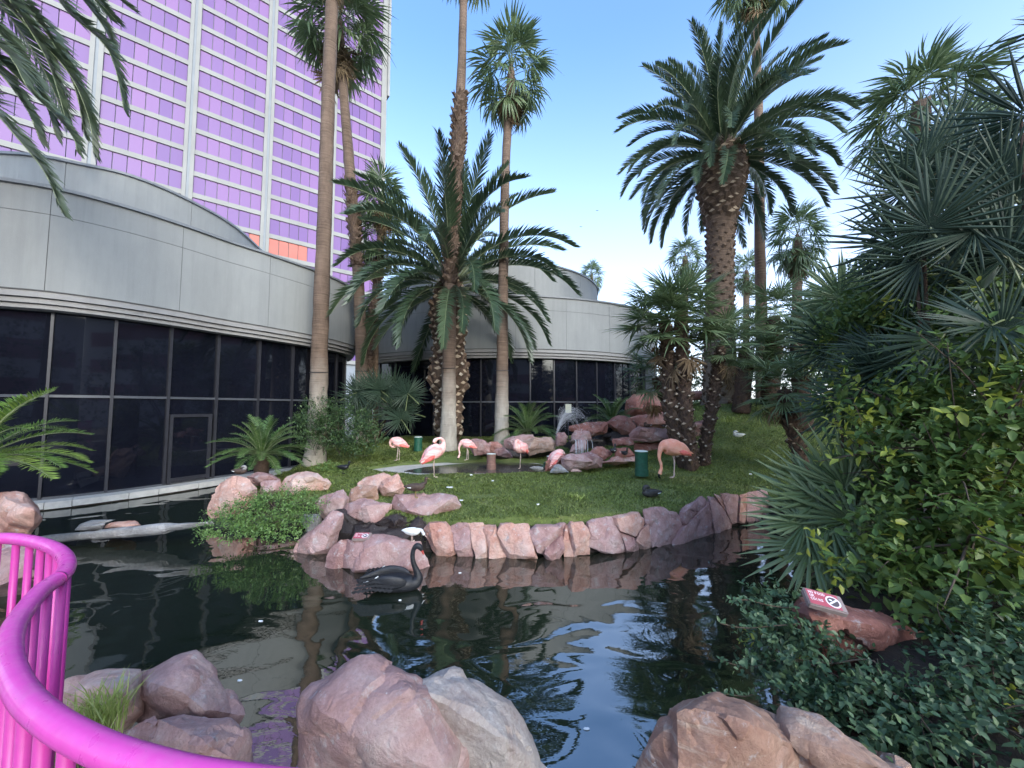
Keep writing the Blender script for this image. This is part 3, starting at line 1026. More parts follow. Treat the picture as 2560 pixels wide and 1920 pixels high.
WS = [('A', [(440, 1310), (480, 1270), (590, 1255), (640, 1300), (665, 1470), (620, 1510), (540, 1510), (490, 1440)], 'pale'),
      ('A', [(635, 1290), (680, 1262), (760, 1265), (765, 1400), (790, 1510), (690, 1505), (660, 1450)], 'mauve'),
      ('A', [(745, 1265), (850, 1265), (870, 1340), (885, 1400), (885, 1510), (800, 1510), (770, 1400)], 'pale'),
      ('A', [(850, 1280), (940, 1275), (945, 1340), (1015, 1510), (890, 1515), (885, 1400)], 'pale'),
      ('A', [(935, 1330), (970, 1268), (1160, 1275), (1180, 1360), (1230, 1515), (1020, 1515), (985, 1420)], 'pale'),
      ('A', [(1165, 1320), (1210, 1275), (1420, 1270), (1400, 1340), (1290, 1400), (1270, 1490), (1225, 1470), (1185, 1400)], 'mauve'),
      ('A', [(1265, 1480), (1285, 1400), (1395, 1345), (1415, 1440), (1350, 1545), (1290, 1530)], 'mauve'),
      ('A', [(1395, 1340), (1420, 1268), (1445, 1330), (1480, 1500), (1410, 1500)], 'pale'),
      ('A', [(1430, 1300), (1455, 1262), (1540, 1262), (1585, 1330), (1585, 1480), (1480, 1495)], 'pale'),
      ('F', [(315, 460), (370, 430), (540, 415), (590, 480), (640, 560), (680, 725), (560, 755), (450, 735), (340, 690), (325, 560)], 'mauve'),
      ('F', [(545, 412), (620, 395), (800, 370), (868, 450), (820, 530), (770, 600), (620, 550), (590, 480)], 'pale'),
      ('F', [(630, 550), (760, 605), (805, 640), (800, 740), (675, 740)], 'mauve'),
      ('F', [(765, 640), (800, 540), (880, 480), (915, 530), (925, 700), (850, 715), (800, 700)], 'pale'),
      ('F', [(840, 340), (1000, 328), (1150, 370), (1198, 420), (1185, 520), (1085, 680), (925, 700), (900, 520), (868, 430)], 'mauve'),
      ('F', [(1175, 370), (1380, 225), (1440, 280), (1300, 450), (1230, 495), (1192, 460)], 'mauve'),
      ('F', [(1175, 530), (1230, 480), (1440, 285), (1492, 420), (1498, 580), (1360, 610), (1185, 670), (1100, 680)], 'mauve'),
      ('F', [(1430, 228), (1490, 228), (1575, 310), (1565, 350), (1600, 420), (1655, 480), (1645, 560), (1495, 580), (1488, 420)], 'mauve'),
      ('F', [(1495, 203), (1560, 225), (1615, 320), (1600, 360), (1565, 330)], 'pale'),
      ('F', [(1545, 188), (1710, 205), (1738, 260), (1725, 450), (1660, 480), (1615, 380), (1600, 300)], 'mauve'),
      ('F', [(1722, 210), (1800, 195), (1815, 300), (1795, 480), (1720, 470)], 'pale'),
      ('F', [(1798, 195), (1960, 172), (2000, 230), (1910, 440), (1830, 480), (1790, 470)], 'mauve'),
      ('F', [(1955, 172), (2150, 185), (2220, 420), (1900, 480)], 'mauve')]
for i, (c_, pts, mt) in enumerate(WS):
    o = rock(c_, pts, 6, .42, mt, None, 100 + i, name="stone", parent=wallroot, Df=wallD, amp=.04, edge=.045, front=.8, back=.85, sm_it=0)
    o['label'] = ("mauve wall stone" if mt == 'mauve' else "cream wall stone")
# dark mortar backing of the wall
V = []; px_ = list(range(1065, 2060, 45))
for x in px_:
    b = np.interp(x, bx_, by_); tp = np.interp(x, [1065, 1460, 1600, 1690, 1760, 1800, 2060], [1308, 1312, 1290, 1282, 1255, 1240, 1232])
    d = ZC / -ray(x, b)[1] + .22
    V += [at(x, b + 22, d), at(x, tp + 14, d)]
    V += [at(x, tp + 14, d) + Vector((0, .3, .0)), at(x, b + 22, d) + Vector((0, .3, 0))]
n = len(px_)
F = [(4 * i + k, 4 * i + 4 + k, 4 * i + 4 + (k + 1) % 4, 4 * i + (k + 1) % 4) for i in range(n - 1) for k in range(4)]
ob("mortar", mesh("mortar", V, F, M['darkrock']), wallroot)

GL = "boulders of the left rock heap"
RK = [
    ('D', [(40, 430), (60, 340), (170, 180), (300, 115), (400, 140), (465, 220), (455, 300), (300, 440), (180, 480), (80, 470)], 7.3, .9, 'pale', "large leaning pink boulder at the left end of the heap, above the trailing shrub", GL),
    ('D', [(360, 130), (450, 100), (560, 120), (640, 160), (560, 190), (450, 200)], 8.1, .6, 'mauve', "flat pale boulder with a resting duck on it, behind the large leaning boulder", GL),
    ('D', [(480, 175), (630, 155), (640, 240), (540, 290), (480, 280)], 7.8, .5, 'mauve', "small squarish boulder between the two large rounded ones on the left", GL),
    ('D', [(620, 200), (680, 120), (800, 92), (930, 100), (1025, 190), (990, 240), (860, 300), (700, 300)], 7.7, .9, 'pale', "broad rounded pale boulder at the lawn's left corner", GL),
    ('D', [(1245, 190), (1310, 140), (1450, 100), (1500, 125), (1480, 230), (1380, 270), (1300, 240)], 7.5, .6, 'pale', "pink boulder at the top of the heap, left of the cracked one", GL),
    ('D', [(1440, 160), (1560, 110), (1620, 220), (1600, 275), (1530, 290), (1440, 290), (1420, 210)], 7.2, .5, 'pale', "upright cracked boulder at the top right of the heap by the grass", GL),
    ('D', [(1170, 300), (1190, 230), (1270, 190), (1390, 210), (1412, 300), (1400, 340), (1230, 350), (1170, 350)], 6.95, .6, 'tan', "salmon boulder in the middle of the heap", GL),
    ('D', [(915, 330), (1000, 270), (1130, 238), (1178, 300), (1165, 430), (1000, 500), (960, 450)], 6.75, .7, 'mauve', "sloping mauve boulder right of the trailing shrub", GL),
    ('D', [(1125, 430), (1160, 345), (1300, 310), (1400, 325), (1515, 350), (1500, 420), (1370, 520), (1230, 500)], 6.35, .7, 'mauve', "wedge-shaped mauve boulder overhanging the dark hollow", GL),
    ('D', [(1515, 345), (1540, 270), (1900, 272), (2020, 298), (2052, 360), (1980, 460), (1850, 495), (1700, 505), (1560, 480), (1518, 400)], 6.3, 1.0, 'mauve', "big flat-topped boulder with a brown duck standing on it", GL),
    ('D', [(750, 730), (780, 640), (900, 580), (1050, 405), (1125, 430), (1122, 500), (1065, 690), (1000, 760), (850, 790)], 5.85, .6, 'mauve', "tall sloping slab rising from the water left of the sign rock", GL),
    ('D', [(1000, 885), (1040, 720), (1140, 605), (1450, 600), (1740, 645), (1825, 870), (1780, 900), (1200, 905)], 5.15, 1.0, 'mauve', "broad wet pink slab in the water carrying a small sign", GL),
    ('D', [(820, 440), (960, 430), (960, 520), (900, 620), (830, 640)], 6.9, .5, 'grey', "small grey rock under the trailing shrub", GL),
]
GC = "rocks of the fountain cascade"
RK += [
    ('A', [(765, 690), (790, 678), (850, 685), (900, 720), (895, 785), (790, 800), (765, 760)], 11.5, .6, 'mauve', "rounded mauve rock at the pool's back edge beside the preening flamingo", GC),
    ('A', [(885, 705), (950, 698), (990, 735), (960, 780), (900, 785)], 11.8, .5, 'red', "small dark rock wedged behind the rounded mauve rock", GC),
    ('A', [(925, 765), (985, 735), (1040, 775), (1060, 815), (950, 800)], 11.1, .5, 'mauve', "low pointed mauve rock at the pool edge behind the brown bollard", GC),
    ('A', [(995, 690), (1060, 660), (1190, 655), (1235, 690), (1180, 740), (1070, 770), (1000, 740)], 11.9, .7, 'mauve', "wide mauve rock at the foot of the right slim palm", GC),
    ('A', [(1125, 700), (1200, 668), (1320, 675), (1358, 710), (1345, 758), (1240, 768), (1170, 800), (1125, 760)], 11.5, .7, 'tan', "smooth tan boulder overhanging the pool left of the fountain", GC),
    ('C', [(190, 700), (215, 655), (300, 635), (332, 700), (320, 800), (210, 810)], 11.4, .5, 'mauve', "squarish purple rock at the base of the water jet", GC),
    ('C', [(360, 570), (560, 520), (780, 512), (835, 560), (820, 650), (640, 700), (460, 650), (370, 615)], 12.2, .7, 'red', "long slanting slab above the cascade, nearest the jet", GC),
    ('C', [(375, 690), (430, 615), (600, 640), (640, 730), (420, 800), (370, 770)], 11.9, .5, 'mauve', "rock under the long slanting slab", GC),
    ('C', [(370, 890), (400, 800), (540, 700), (572, 760), (560, 850), (440, 900)], 11.1, .5, 'mauve', "light grey-pink rock leaning left of the small waterfall", GC),
    ('C', [(780, 530), (900, 460), (970, 435), (1090, 450), (1185, 560), (1180, 660), (1000, 660), (900, 610)], 12.7, .7, 'red', "red rock ledge in the middle of the cascade's upper rim", GC),
    ('C', [(1090, 480), (1330, 410), (1560, 400), (1620, 540), (1450, 590), (1180, 610)], 12.9, .8, 'red', "red rock ledge below the tall boulder", GC),
    ('C', [(1035, 410), (1060, 250), (1150, 185), (1400, 150), (1560, 150), (1660, 300), (1600, 440), (1200, 480), (1050, 460)], 13.6, 1.2, 'red', "tall rounded red boulder, highest of the cascade", GC),
    ('C', [(1095, 672), (1210, 592), (1560, 588), (1660, 650), (1600, 745), (1110, 755)], 11.5, .8, 'mauve', "flat grey-mauve slab on which two dark birds rest", GC),
    ('C', [(1155, 765), (1640, 745), (1680, 830), (1480, 900), (1170, 900)], 11.8, .6, 'red', "dark blocky rock under the flat slab", GC),
    ('C', [(885, 725), (1100, 710), (1160, 770), (1150, 800), (900, 820)], 11.3, .5, 'red', "dark ledge rock right of the small waterfall", GC),
    ('C', [(600, 895), (700, 810), (780, 820), (885, 900), (790, 990), (640, 930)], 10.5, .5, 'red', "pointed red rock in front of the waterfall, left of the dark ducks", GC),
    ('C', [(905, 965), (930, 840), (1090, 832), (1175, 920), (1165, 955), (930, 990)], 10.6, .4, 'red', "red rock behind the two dark ducks", GC),
    ('C', [(245, 955), (370, 912), (560, 925), (645, 1000), (480, 1105), (370, 1125), (270, 1050)], 9.75, .5, 'mauve', "big red-mauve rock hiding the crouching flamingo", GC),
    ('C', [(470, 905), (600, 888), (700, 930), (775, 975), (755, 1075), (500, 1105), (600, 1000)], 9.95, .5, 'mauve', "pale-topped rock at the pool's right end in front of the dark ducks", GC),
    ('C', [(60, 1010), (120, 1000), (330, 898), (265, 960), (250, 1050), (160, 1115), (70, 1118)], 10.05, .4, 'red', "brown rock beside the short brown post", GC),
    ('C', [(120, 1120), (190, 1050), (250, 1040), (350, 1135), (130, 1140)], 9.6, .3, 'grey', "flat grey stone at the pool's front right edge", GC),
    ('C', [(378, 1125), (400, 1095), (470, 1095), (520, 1125), (450, 1135)], 9.55, .15, 'pale', "small cream stone on the grass before the pool rocks", GC),
    ('C', [(770, 1015), (900, 960), (1170, 940), (1185, 1000), (1050, 1025), (930, 1045)], 10.2, .7, 'pale', "pale flat stone under the two dark ducks", GC),
    ('C', [(1865, 515), (2000, 500), (2020, 640), (2080, 700), (1990, 770), (1870, 700)], 11.9, .6, 'mauve', "layered mauve rock behind the leaning palm trunk", GC),
    ('C', [(1830, 135), (2030, 140), (2040, 240), (1840, 250)], 15, .8, 'red', "red ledge rock behind the pale-footed date palm", GC),
]
GF = "foreground boulders"
RK += [
    ('G', [(118, 760), (150, 640), (310, 530), (430, 480), (500, 490), (620, 545), (720, 620), (810, 730), (858, 850), (830, 1000), (700, 1250), (300, 1250), (140, 960)], 1.95, .9, 'mauve', "large rounded mauve boulder in the bottom centre, its left half", GF),
    ('G', [(600, 560), (750, 530), (800, 508), (860, 550), (960, 620), (1060, 720), (1098, 830), (1190, 900), (1235, 1010), (1100, 1250), (800, 1250), (740, 800)], 2.1, .9, 'crust', "grey-crusted boulder leaning on the large mauve one in the bottom centre", GF),
    ('P', [(1590, 1960), (1655, 1795), (1668, 1765), (1720, 1745), (1790, 1733), (1860, 1745), (1910, 1775), (1955, 1805), (2050, 1900), (2050, 2150), (1650, 2150)], 1.55, .8, 'tan', "domed orange banded boulder at the bottom right", GF),
    ('P', [(1945, 1812), (1962, 1782), (2010, 1788), (2070, 1822), (2150, 1862), (2260, 1925), (2300, 2120), (1950, 2150), (1930, 1900)], 1.62, .8, 'tan', "stepped orange banded boulder sloping off to the bottom right", GF),
    ('E', [(750, 1240), (830, 1100), (900, 1070), (1185, 966), (1245, 1030), (1380, 1200), (1462, 1320), (1420, 1370), (1240, 1400), (1000, 1330), (880, 1330)], 2.2, .7, 'mauve', "peaked mauve boulder beyond the railing on the left", GF),
    ('E', [(690, 1450), (900, 1300), (1240, 1370), (1420, 1350), (1505, 1420), (1558, 1650), (1400, 1850), (800, 1850)], 1.85, .8, 'mauve', "low cracked mauve boulder in front of the peaked one", GF),
    ('E', [(330, 1170), (420, 1125), (620, 1093), (830, 1078), (850, 1150), (880, 1320), (760, 1460), (420, 1330)], 2.1, .7, 'pale', "pale flat boulder behind the railing's grass tuft", GF),
    ('J', [(-90, 330), (0, 215), (180, 206), (250, 230), (330, 290), (420, 420), (452, 540), (400, 612), (290, 690), (0, 690), (-90, 560)], 4.9, .9, 'pale', "tan-pink boulder at the left edge by the channel", GF),
    ('J', [(-150, 780), (370, 770), (440, 900), (455, 1150), (300, 1290), (-150, 1330)], 2.5, .7, 'mauve', "layered pink boulder seen through the railing pickets", GF),
    ('I', [(528, 610), (560, 568), (830, 610), (1000, 610), (1200, 690), (1390, 740), (1560, 900), (1600, 1180), (1200, 1150), (900, 1040), (700, 950), (590, 800)], 2.75, .9, 'red', "dark red boulder under the vines carrying a red sign", GF),
]
for i, (c_, pts, D, T, mt, lab, grp) in enumerate(RK):
    big = grp == GF
    rock(c_, pts, D, T, mt, lab, i + 1, group=grp, amp=.045 if big else .04, edge=.017 if big else .038, front=.36 if c_ == 'E' else .62, sm_it=0)
# dark masses closing the gaps behind the heap and under the cascade
rock('D', [(1060, 450), (1560, 470), (1830, 500), (1830, 700), (1780, 830), (1100, 700)], 6.2, .8, 'darkrock', "black rock mass in the hollow behind the sign rock", 301, name="rock_hollow", cat="rock", amp=.14)
rock('C', [(330, 660), (560, 560), (1600, 560), (1650, 900), (1150, 960), (560, 930), (380, 900)], 13.0, 1.0, 'darkrock', "black rock core of the cascade behind the ledges", 302, name="rock_core", cat="rock", amp=.11)
rock('A', [(780, 760), (1350, 720), (1350, 800), (1200, 830), (800, 800)], 12, .7, 'darkrock', "dark rock footing under the pool's back rocks", 303, name="rock_footing", cat="rock")
rock('D', [(0, 520), (100, 470), (500, 420), (900, 420), (820, 620), (700, 700), (100, 580)], 6.9, 1.0, 'darkrock', "dark bank of rock beneath the trailing shrub", 304, name="rock_bank", cat="rock")

# weir at the left
wr = thing("stone_weir", "low mossy stone weir with pale slabs across the left channel", "weir", (-5.6, 5.8, 0))
CR['J'] = (0, 1180, .229)
rock('P', [(60, 1345), (180, 1335), (330, 1322), (480, 1308), (540, 1300), (545, 1312), (400, 1332), (200, 1350), (60, 1362)], 6.15, .3, 'grey', None, 401, name="sill", parent=wr, amp=.01, edge=.02)
rock('J', [(800, 640), (850, 580), (1160, 555), (1120, 630), (950, 645)], 6.3, .5, 'grey', None, 402, name="slab", parent=wr, amp=.02)
rock('J', [(1120, 620), (1170, 560), (1420, 570), (1490, 525), (1560, 580), (1420, 610)], 6.4, .5, 'pale', None, 403, name="slab", parent=wr, amp=.02)
rock('J', [(830, 590), (1000, 530), (1280, 515), (1180, 560)], 6.9, .5, 'grey', None, 404, name="slab", parent=wr, amp=.02)

# waterfall and trickles
def ribbon(name, pts, w, mt, label, cat):
    mb = MB(); rr = random.Random(5)
    for k in range(12):
        o = rr.uniform(-w, w); q = [(p[0] + o + rr.uniform(-.01, .01), p[1] - rr.uniform(0, .04), p[2] + rr.uniform(-.01, .01), rr.uniform(.004, .010)) for p in pts]
        mb.add(*sweep(q, 4, 3))
    o = ob(name, mb.mesh(name, mt, True)); tag(o, label, cat)
    return o


a = at(1530, 1101, 11.3)
ribbon("waterfall", [(a.x - .9, a.y + .1, a.z + .01), (a.x - .9, a.y - .15, a.z), (a.x - .9, a.y - .22, a.z - .2), (a.x - .9, a.y - .22, a.z - .42)], .3, M['spray'], "thin waterfall spilling over a dark ledge of the cascade", "waterfall")
V, F = box(a.x - 1.25, a.x - .25, a.y, a.y + .5, a.z - .03, a.z)
o = ob("ledge_water", mesh("ledge_water", V, F, M['poolwater'])); tag(o, kind='structure')

# fountain spray
def spray():
    rr = random.Random(11); mb = MB()
    b = at(1387, 1100, 11.6)
    for k in range(110):
        vx = rr.gauss(1.1, .33); vz = rr.gauss(4.0, .3); vy = rr.gauss(0, .25)
        T = rr.uniform(.3, .72)
        t0 = rr.uniform(0, .3)
        st = []
        for i in range(8):
            t = t0 + (T - t0) * i / 7
            st.append((b.x + vx * t, b.y + vy * t, b.z + vz * t - 4.9 * t * t, .0018))
        mb.add(*sweep(st, 3, 1))
        for _ in range(9):
            t = rr.uniform(.3, .85)
            p = (b.x + vx * t + rr.gauss(0, .03), b.y + vy * t, b.z + vz * t - 4.9 * t * t + rr.gauss(0, .03)); s = rr.uniform(.003, .007)
            mb.add([(p[0], p[1], p[2] + s), (p[0] - s, p[1], p[2] - s), (p[0] + s, p[1] - s, p[2] - s), (p[0] + s, p[1] + s, p[2] - s)], [(0, 1, 2), (0, 2, 3), (0, 3, 1), (1, 3, 2)])
    o = ob("fountain_spray", mb.mesh("fountain_spray", M['spray'], True))
    tag(o, 'arching water jet spraying right above the cascade rocks', 'fountain', kind='stuff')


spray()

# ------------------------------------------------------------------ palms
def pinnate(curve, n, ll, lw, vee, fwd, mats, seed, base_skip=.12, rach=.02, jit=.12):
    """one pinnate frond along a polyline; leaflets are folded blades"""
    rr = random.Random(seed)
    P = catmull(curve, 6); S = np.concatenate([[0], np.cumsum(np.linalg.norm(np.diff(P, axis=0), axis=1))]); L = S[-1]
    mb = MB()
    st = [(*P[i], rach * (1 - .8 * S[i] / L), rach * .7 * (1 - .8 * S[i] / L)) for i in range(0, len(P), 2)]
    v, f = sweep(st, 4, 1); mb.add(v, f, 1)
    up0 = Vector((0, 0, 1))
    for i in range(n):
        u = base_skip + (1 - base_skip) * (i + .5) / n
        s = u * L
        p = Vector([np.interp(s, S, P[:, k]) for k in range(3)])
        q = Vector([np.interp(min(s + .02 * L, L), S, P[:, k]) for k in range(3)]) - Vector([np.interp(max(s - .02 * L, 0), S, P[:, k]) for k in range(3)])
        t = q.normalized()
        side = t.cross(up0)
        if side.length < .05: side = Vector((0, 1, 0))
        side.normalize(); up = side.cross(t).normalized()
        prof = math.sin(math.pi * min(1, (.16 + .84 * u) ** .8)) ** .55 if u < .97 else .35
        prof = max(.35, min(1, .45 + 1.6 * (u - .08))) * (1 if u < .7 else 1 - .62 * ((u - .7) / .3) ** 1.3)
        for sg in (-1, 1):
            l = ll * prof * rr.uniform(1 - jit, 1 + jit)
            fw = fwd * (1 + .55 * u) + rr.uniform(-.12, .12); ve = vee + rr.uniform(-.18, .18)
            d = (side * sg * math.cos(ve) * math.cos(fw) + up * math.sin(ve) + t * math.sin(fw)).normalized()
            wv = (t - d * t.dot(d)).normalized() * lw * .5
            m = p + d * l * .45; tip = p + d * l - Vector((0, 0, l * .10))
            ti = rr.random() * .3
            mb.add([p - wv * .5, p + wv * .5, m + wv, m - wv, tip], [(0, 1, 2, 3), (3, 2, 4)], 0, ti)
    return mb


def arc(L, e0, bend, n=7):
    """curve starting at elevation e0 (deg) bending down by bend deg"""
    p = [(0, 0, 0)]; x = z = 0
    for i in range(n):
        a = R(e0 - bend * ((i + .5) / n) ** 1.3); x += math.cos(a) * L / n; z += math.sin(a) * L / n
        p.append((x, 0, z))
    return p


PH = []       # (mean elevation, mesh) for a frond 1 m long, to be scaled
for k, (e, b) in enumerate(((84, 25), (76, 45), (66, 60), (56, 75), (44, 85), (32, 90), (18, 88), (2, 80), (-16, 60))):
    for j in range(2):
        mb = pinnate(arc(1, e + (j - .5) * 4, b + (j - .5) * 12), 92, .135, .0105, .42, .72, None, k * 2 + j, rach=.0065)
        PH.append(mb.mesh("date_palm_frond", [M['phoenix'], M['rachis']]))
CY = []
for k, (e, b) in enumerate(((75, 50), (50, 60), (25, 55), (5, 45))):
    mb = pinnate(arc(1, e, b), 46, .16, .014, .35, .45, None, 60 + k, base_skip=.08, rach=.010)
    CY.append((mb.mesh("cycad_frond", [M['cycad'], M['rachis']]), mb.mesh("cycad_frond_bright", [M['cycad2'], M['rachis']])))


def fan_mesh(name, mts, nseg=26, spread=125, split=.35, droop=.25, width=.05, pet=.9, seed=0, fold=.25):
    """fan leaf: petiole along +X (length pet), blade radius 1"""
    rr = random.Random(seed); mb = MB()
    v, f = sweep([(0, 0, 0, .02, .012), (pet * .5, 0, .03, .014, .01), (pet, 0, 0, .012, .01)], 4, 2)
    mb.add(v, f, 1)
    h = Vector((pet, 0, 0))
    for i in range(nseg):
        a = R(-spread + 2 * spread * (i + .5) / nseg + rr.uniform(-2.6, 2.6))
        l = (1 - .28 * abs(a) / R(spread)) * rr.uniform(.84, 1.06) * (.6 if rr.random() < .05 else 1)
        d = Vector((math.cos(a), math.sin(a), 0)); s = Vector((-math.sin(a), math.cos(a), 0))
        lift = fold * abs(math.sin(a)) ** 1.0
        dr = droop * rr.uniform(.4, 1.6) + (rr.uniform(.2, .7) if rr.random() < .12 else 0)
        def pt(t, w, ridge=0.):
            return h + d * l * t * (1 - .15 * dr * t) + s * w + Vector((0, 0, lift * t * .6 - dr * t * t * l + ridge))
        ws = 2 * math.sin(R(spread) / nseg) * split * l * .5
        ti = rr.random() * .25
        vs = [pt(.02, 0), pt(split, -ws), pt(split, 0, .018), pt(split, ws),
              pt(split + (1 - split) * .45, -width * .42), pt(split + (1 - split) * .45, 0, .01), pt(split + (1 - split) * .45, width * .42), pt(1, 0)]
        mb.add(vs, [(0, 1, 2), (0, 2, 3), (1, 4, 5, 2), (2, 5, 6, 3), (4, 7, 5), (5, 7, 6)], 0, ti)
    return mb.mesh(name, mts)


FAN = [fan_mesh("fan_frond", [M['fan'], M['petiole']], 30, 120, .5, .30, .055, .75, s, .3) for s in range(3)]
WFAN = [fan_mesh("washingtonia_frond", [M['fan'], M['petiole']], 26, 110, .55, .55, .06, .8, 10 + s, .2) for s in range(3)]
WDEAD = [fan_mesh("dead_frond", [M['deadfan'], M['petiole']], 18, 75, .5, .35, .06, .8, 20 + s, .5) for s in range(3)]
CHAM = [fan_mesh("stiff_fan_frond", [M['fan'], M['petiole']], 28, 128, .30, .14, .062, .7, 30 + s, .15) for s in range(3)]
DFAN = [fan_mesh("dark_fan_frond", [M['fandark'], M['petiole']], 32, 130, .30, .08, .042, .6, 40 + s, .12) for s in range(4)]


def orient(o, loc, d, up, scale):
    x = Vector(d).normalized(); z = Vector(up); z = (z - x * z.dot(x))
    if z.length < .01: z = Vector((0, 1, 0)) - x * x.y
    z.normalize(); y = z.cross(x)
    m = Matrix((x, y, z)).transposed().to_4x4()
    o.matrix_local = Matrix.Translation(loc) @ m @ Matrix.Diagonal((scale, scale, scale, 1))


def boot_mesh(name, face_mat, w=1., l=1.):
    # cut leaf base: wedge sticking up and out (local +X outwards, +Z up)
    V = [(-.04, -.52 * w, -.30), (-.04, .52 * w, -.30), (-.04, 0, .45), (.36 * l, -.44 * w, .16), (.36 * l, .44 * w, .16), (.30 * l, 0, .42), (.40 * l, 0, .0), (0, 0, -.62)]
    F = [(0, 3, 6), (0, 6, 7), (7, 6, 1), (6, 4, 1), (3, 5, 6), (6, 5, 4), (0, 2, 5, 3), (1, 4, 5, 2)]
    return mesh(name, V, F, [M['boot'], face_mat], False, [0, 0, 0, 0, 1, 1, 0, 0])


BOOT = boot_mesh("boot", M['bootcut']); BOOTP = boot_mesh("pale_boot", M['bootpale'], .7, 1.7); BOOTD = boot_mesh("dark_boot", M['boot'], .8, 1.2)
SHAG = []
for k in range(3):
    q = random.Random(k); w_ = q.uniform(.35, .6)
    SHAG.append(mesh("frayed_boot", [(-.05, -w_ / 2, -.4), (-.05, w_ / 2, -.4), (.10, -w_ * .55, .15), (.13, w_ * .5, .2), (q.uniform(.3, .55), q.uniform(-.3, .3), q.uniform(.5, .9)), (.22, 0, .1), (q.uniform(.1, .3), w_ * .9, .55)],
                     [(0, 1, 5), (0, 5, 2), (1, 3, 5), (2, 5, 4), (5, 3, 4), (0, 2, 4), (1, 6, 3), (3, 6, 5)], [M['boot']]))


def boots(root, pts, s0, s1, n, size, me, radius, face=True, name="leaf_base"):
    """boots in a spiral on the trunk between fractions s0..s1 of its path"""
    P = np.array(pts, float)
    S = np.concatenate([[0], np.cumsum(np.linalg.norm(np.diff(P[:, :3], axis=0), axis=1))]); S /= S[-1]
    for i in range(n):
        u = s0 + (s1 - s0) * (i + .5) / n
        c = Vector([np.interp(u, S, P[:, k]) for k in range(3)]); r = np.interp(u, S, P[:, 3]) * radius
        a = i * 2.39996 + rnd.uniform(-.1, .1)
        o = ob(name, me[i % len(me)] if isinstance(me, list) else me, root, False)
        sc = size * rnd.uniform(.8, 1.2)
        o.matrix_local = (Matrix.Translation(c + Vector((math.cos(a), math.sin(a), 0)) * r * .96 - root.location)
                          @ Matrix.Rotation(a, 4, 'Z') @ Matrix.Rotation(rnd.uniform(-.25, .35), 4, 'Y') @ Matrix.Rotation(rnd.uniform(-.3, .3), 4, 'X') @ Matrix.Diagonal((sc, sc, sc, 1)))


def trunk(root, pts, mt, segs=14, sub=8, wob=.03, name="trunk", seed=1):
    v, f = sweep(pts, segs, sub, wob=wob, seed=seed)
    return ob(name, mesh(name, v, f, mt, True), root)


def crown_fan(root, c, n, size, meshes, e_hi=80, e_lo=-35, dead=0, dsize=None, dmesh=None, name="frond", pet=.2, seed=0, sc_jit=.15):
    rr = random.Random(seed)
    c = Vector(c) - root.location
    for i in range(n):
        u = (i + .5) / n
        e = R(e_hi + (e_lo - e_hi) * u ** .85 + rr.uniform(-7, 7)); a = i * 2.39996 + rr.uniform(-.25, .25)
        d = Vector((math.cos(a) * math.cos(e), math.sin(a) * math.cos(e), math.sin(e)))
        o = ob(name, rr.choice(meshes), root, False)
        orient(o, c - Vector((0, 0, u * size * .5)), d, Vector((-d.x * .6 * 0, 0, 1)) if abs(d.z) < .93 else Vector((-math.cos(a), -math.sin(a), .2)), size * rr.uniform(1 - sc_jit, 1 + sc_jit) / 1.8)
    for i in range(dead):
        a = i * 2.39996; e = R(rr.uniform(-88, -58))
        d = Vector((math.cos(a) * math.cos(e), math.sin(a) * math.cos(e), math.sin(e)))
        o = ob("dead_frond", rr.choice(dmesh or WDEAD), root, False)
        orient(o, c - Vector((0, 0, size * rr.uniform(.25, .8))), d, (math.cos(a), math.sin(a), .3), (dsize or size * .8) / 1.8 * rr.uniform(.8, 1.1))


def px_path(pts):
    """rows (full-view x, y, D, radius) -> world path"""
    return [(*at(x * K, y * K, D), r) for x, y, D, r in pts]


GWP = "tall slim palms around the lawn"


def washingtonia(label, pts, crown_n, size, dead=14, mt='wtrunk', ring=None, seed=1, shag=None, group=GWP, e_lo=-35, name="fan_palm"):
    P = [(x, y, z, r * .93) for x, y, z, r in px_path(pts)]
    base = Vector(P[0][:3]); z0 = gz(base.x, base.y)
    if mt == 'wtrunk' or True:
        P[0] = (P[0][0], P[0][1], min(P[0][2], z0 - .05) if abs(P[0][2] - z0) < 2.5 else P[0][2], P[0][3])
    root = thing(name, label, "palm tree", tuple(P[0][:3]), 0, group)
    top = P[-1]
    P[-1] = (top[0], top[1], top[2] - .30 * size, top[3])
    P.append((top[0], top[1], top[2] - .05 * size, .035))
    trunk(root, P, M[mt], 16, 8, .06, seed=seed)
    crown_fan(root, top[:3], crown_n, size, WFAN, 82, e_lo, dead, seed=seed)
    if shag:
        boots(root, P, *shag, SHAG + [BOOTD], 1.10)
        q = np.array(P); S_ = np.concatenate([[0], np.cumsum(np.linalg.norm(np.diff(q[:, :3], axis=0), axis=1))]); S_ /= S_[-1]
        st = [tuple(np.interp(u, S_, q[:, k]) for k in range(3)) + (np.interp(u, S_, q[:, 3]) * rnd.uniform(1.03, 1.14),) for u in np.linspace(shag[0], shag[1], 14)]
        v, f = sweep(st, 14, 3, wob=.08, seed=seed); ob("fibre_sleeve", mesh("fibre_sleeve", v, f, M['core'], True), root)
    if ring:
        q = np.array(P); zz = ring
        c = [np.interp(zz, q[:, 2], q[:, k]) for k in range(2)]; r = np.interp(zz, q[:, 2], q[:, 3]) * 1.05
        st = [(c[0] + r * math.cos(a), c[1] + r * math.sin(a), zz + .02 * math.sin(a), .010) for a in np.linspace(0, 2 * math.pi, 20)]
        v, f = sweep(st, 5, 1); ob("cable_band", mesh("cable_band", v, f, M['mullion']), root)
    return root


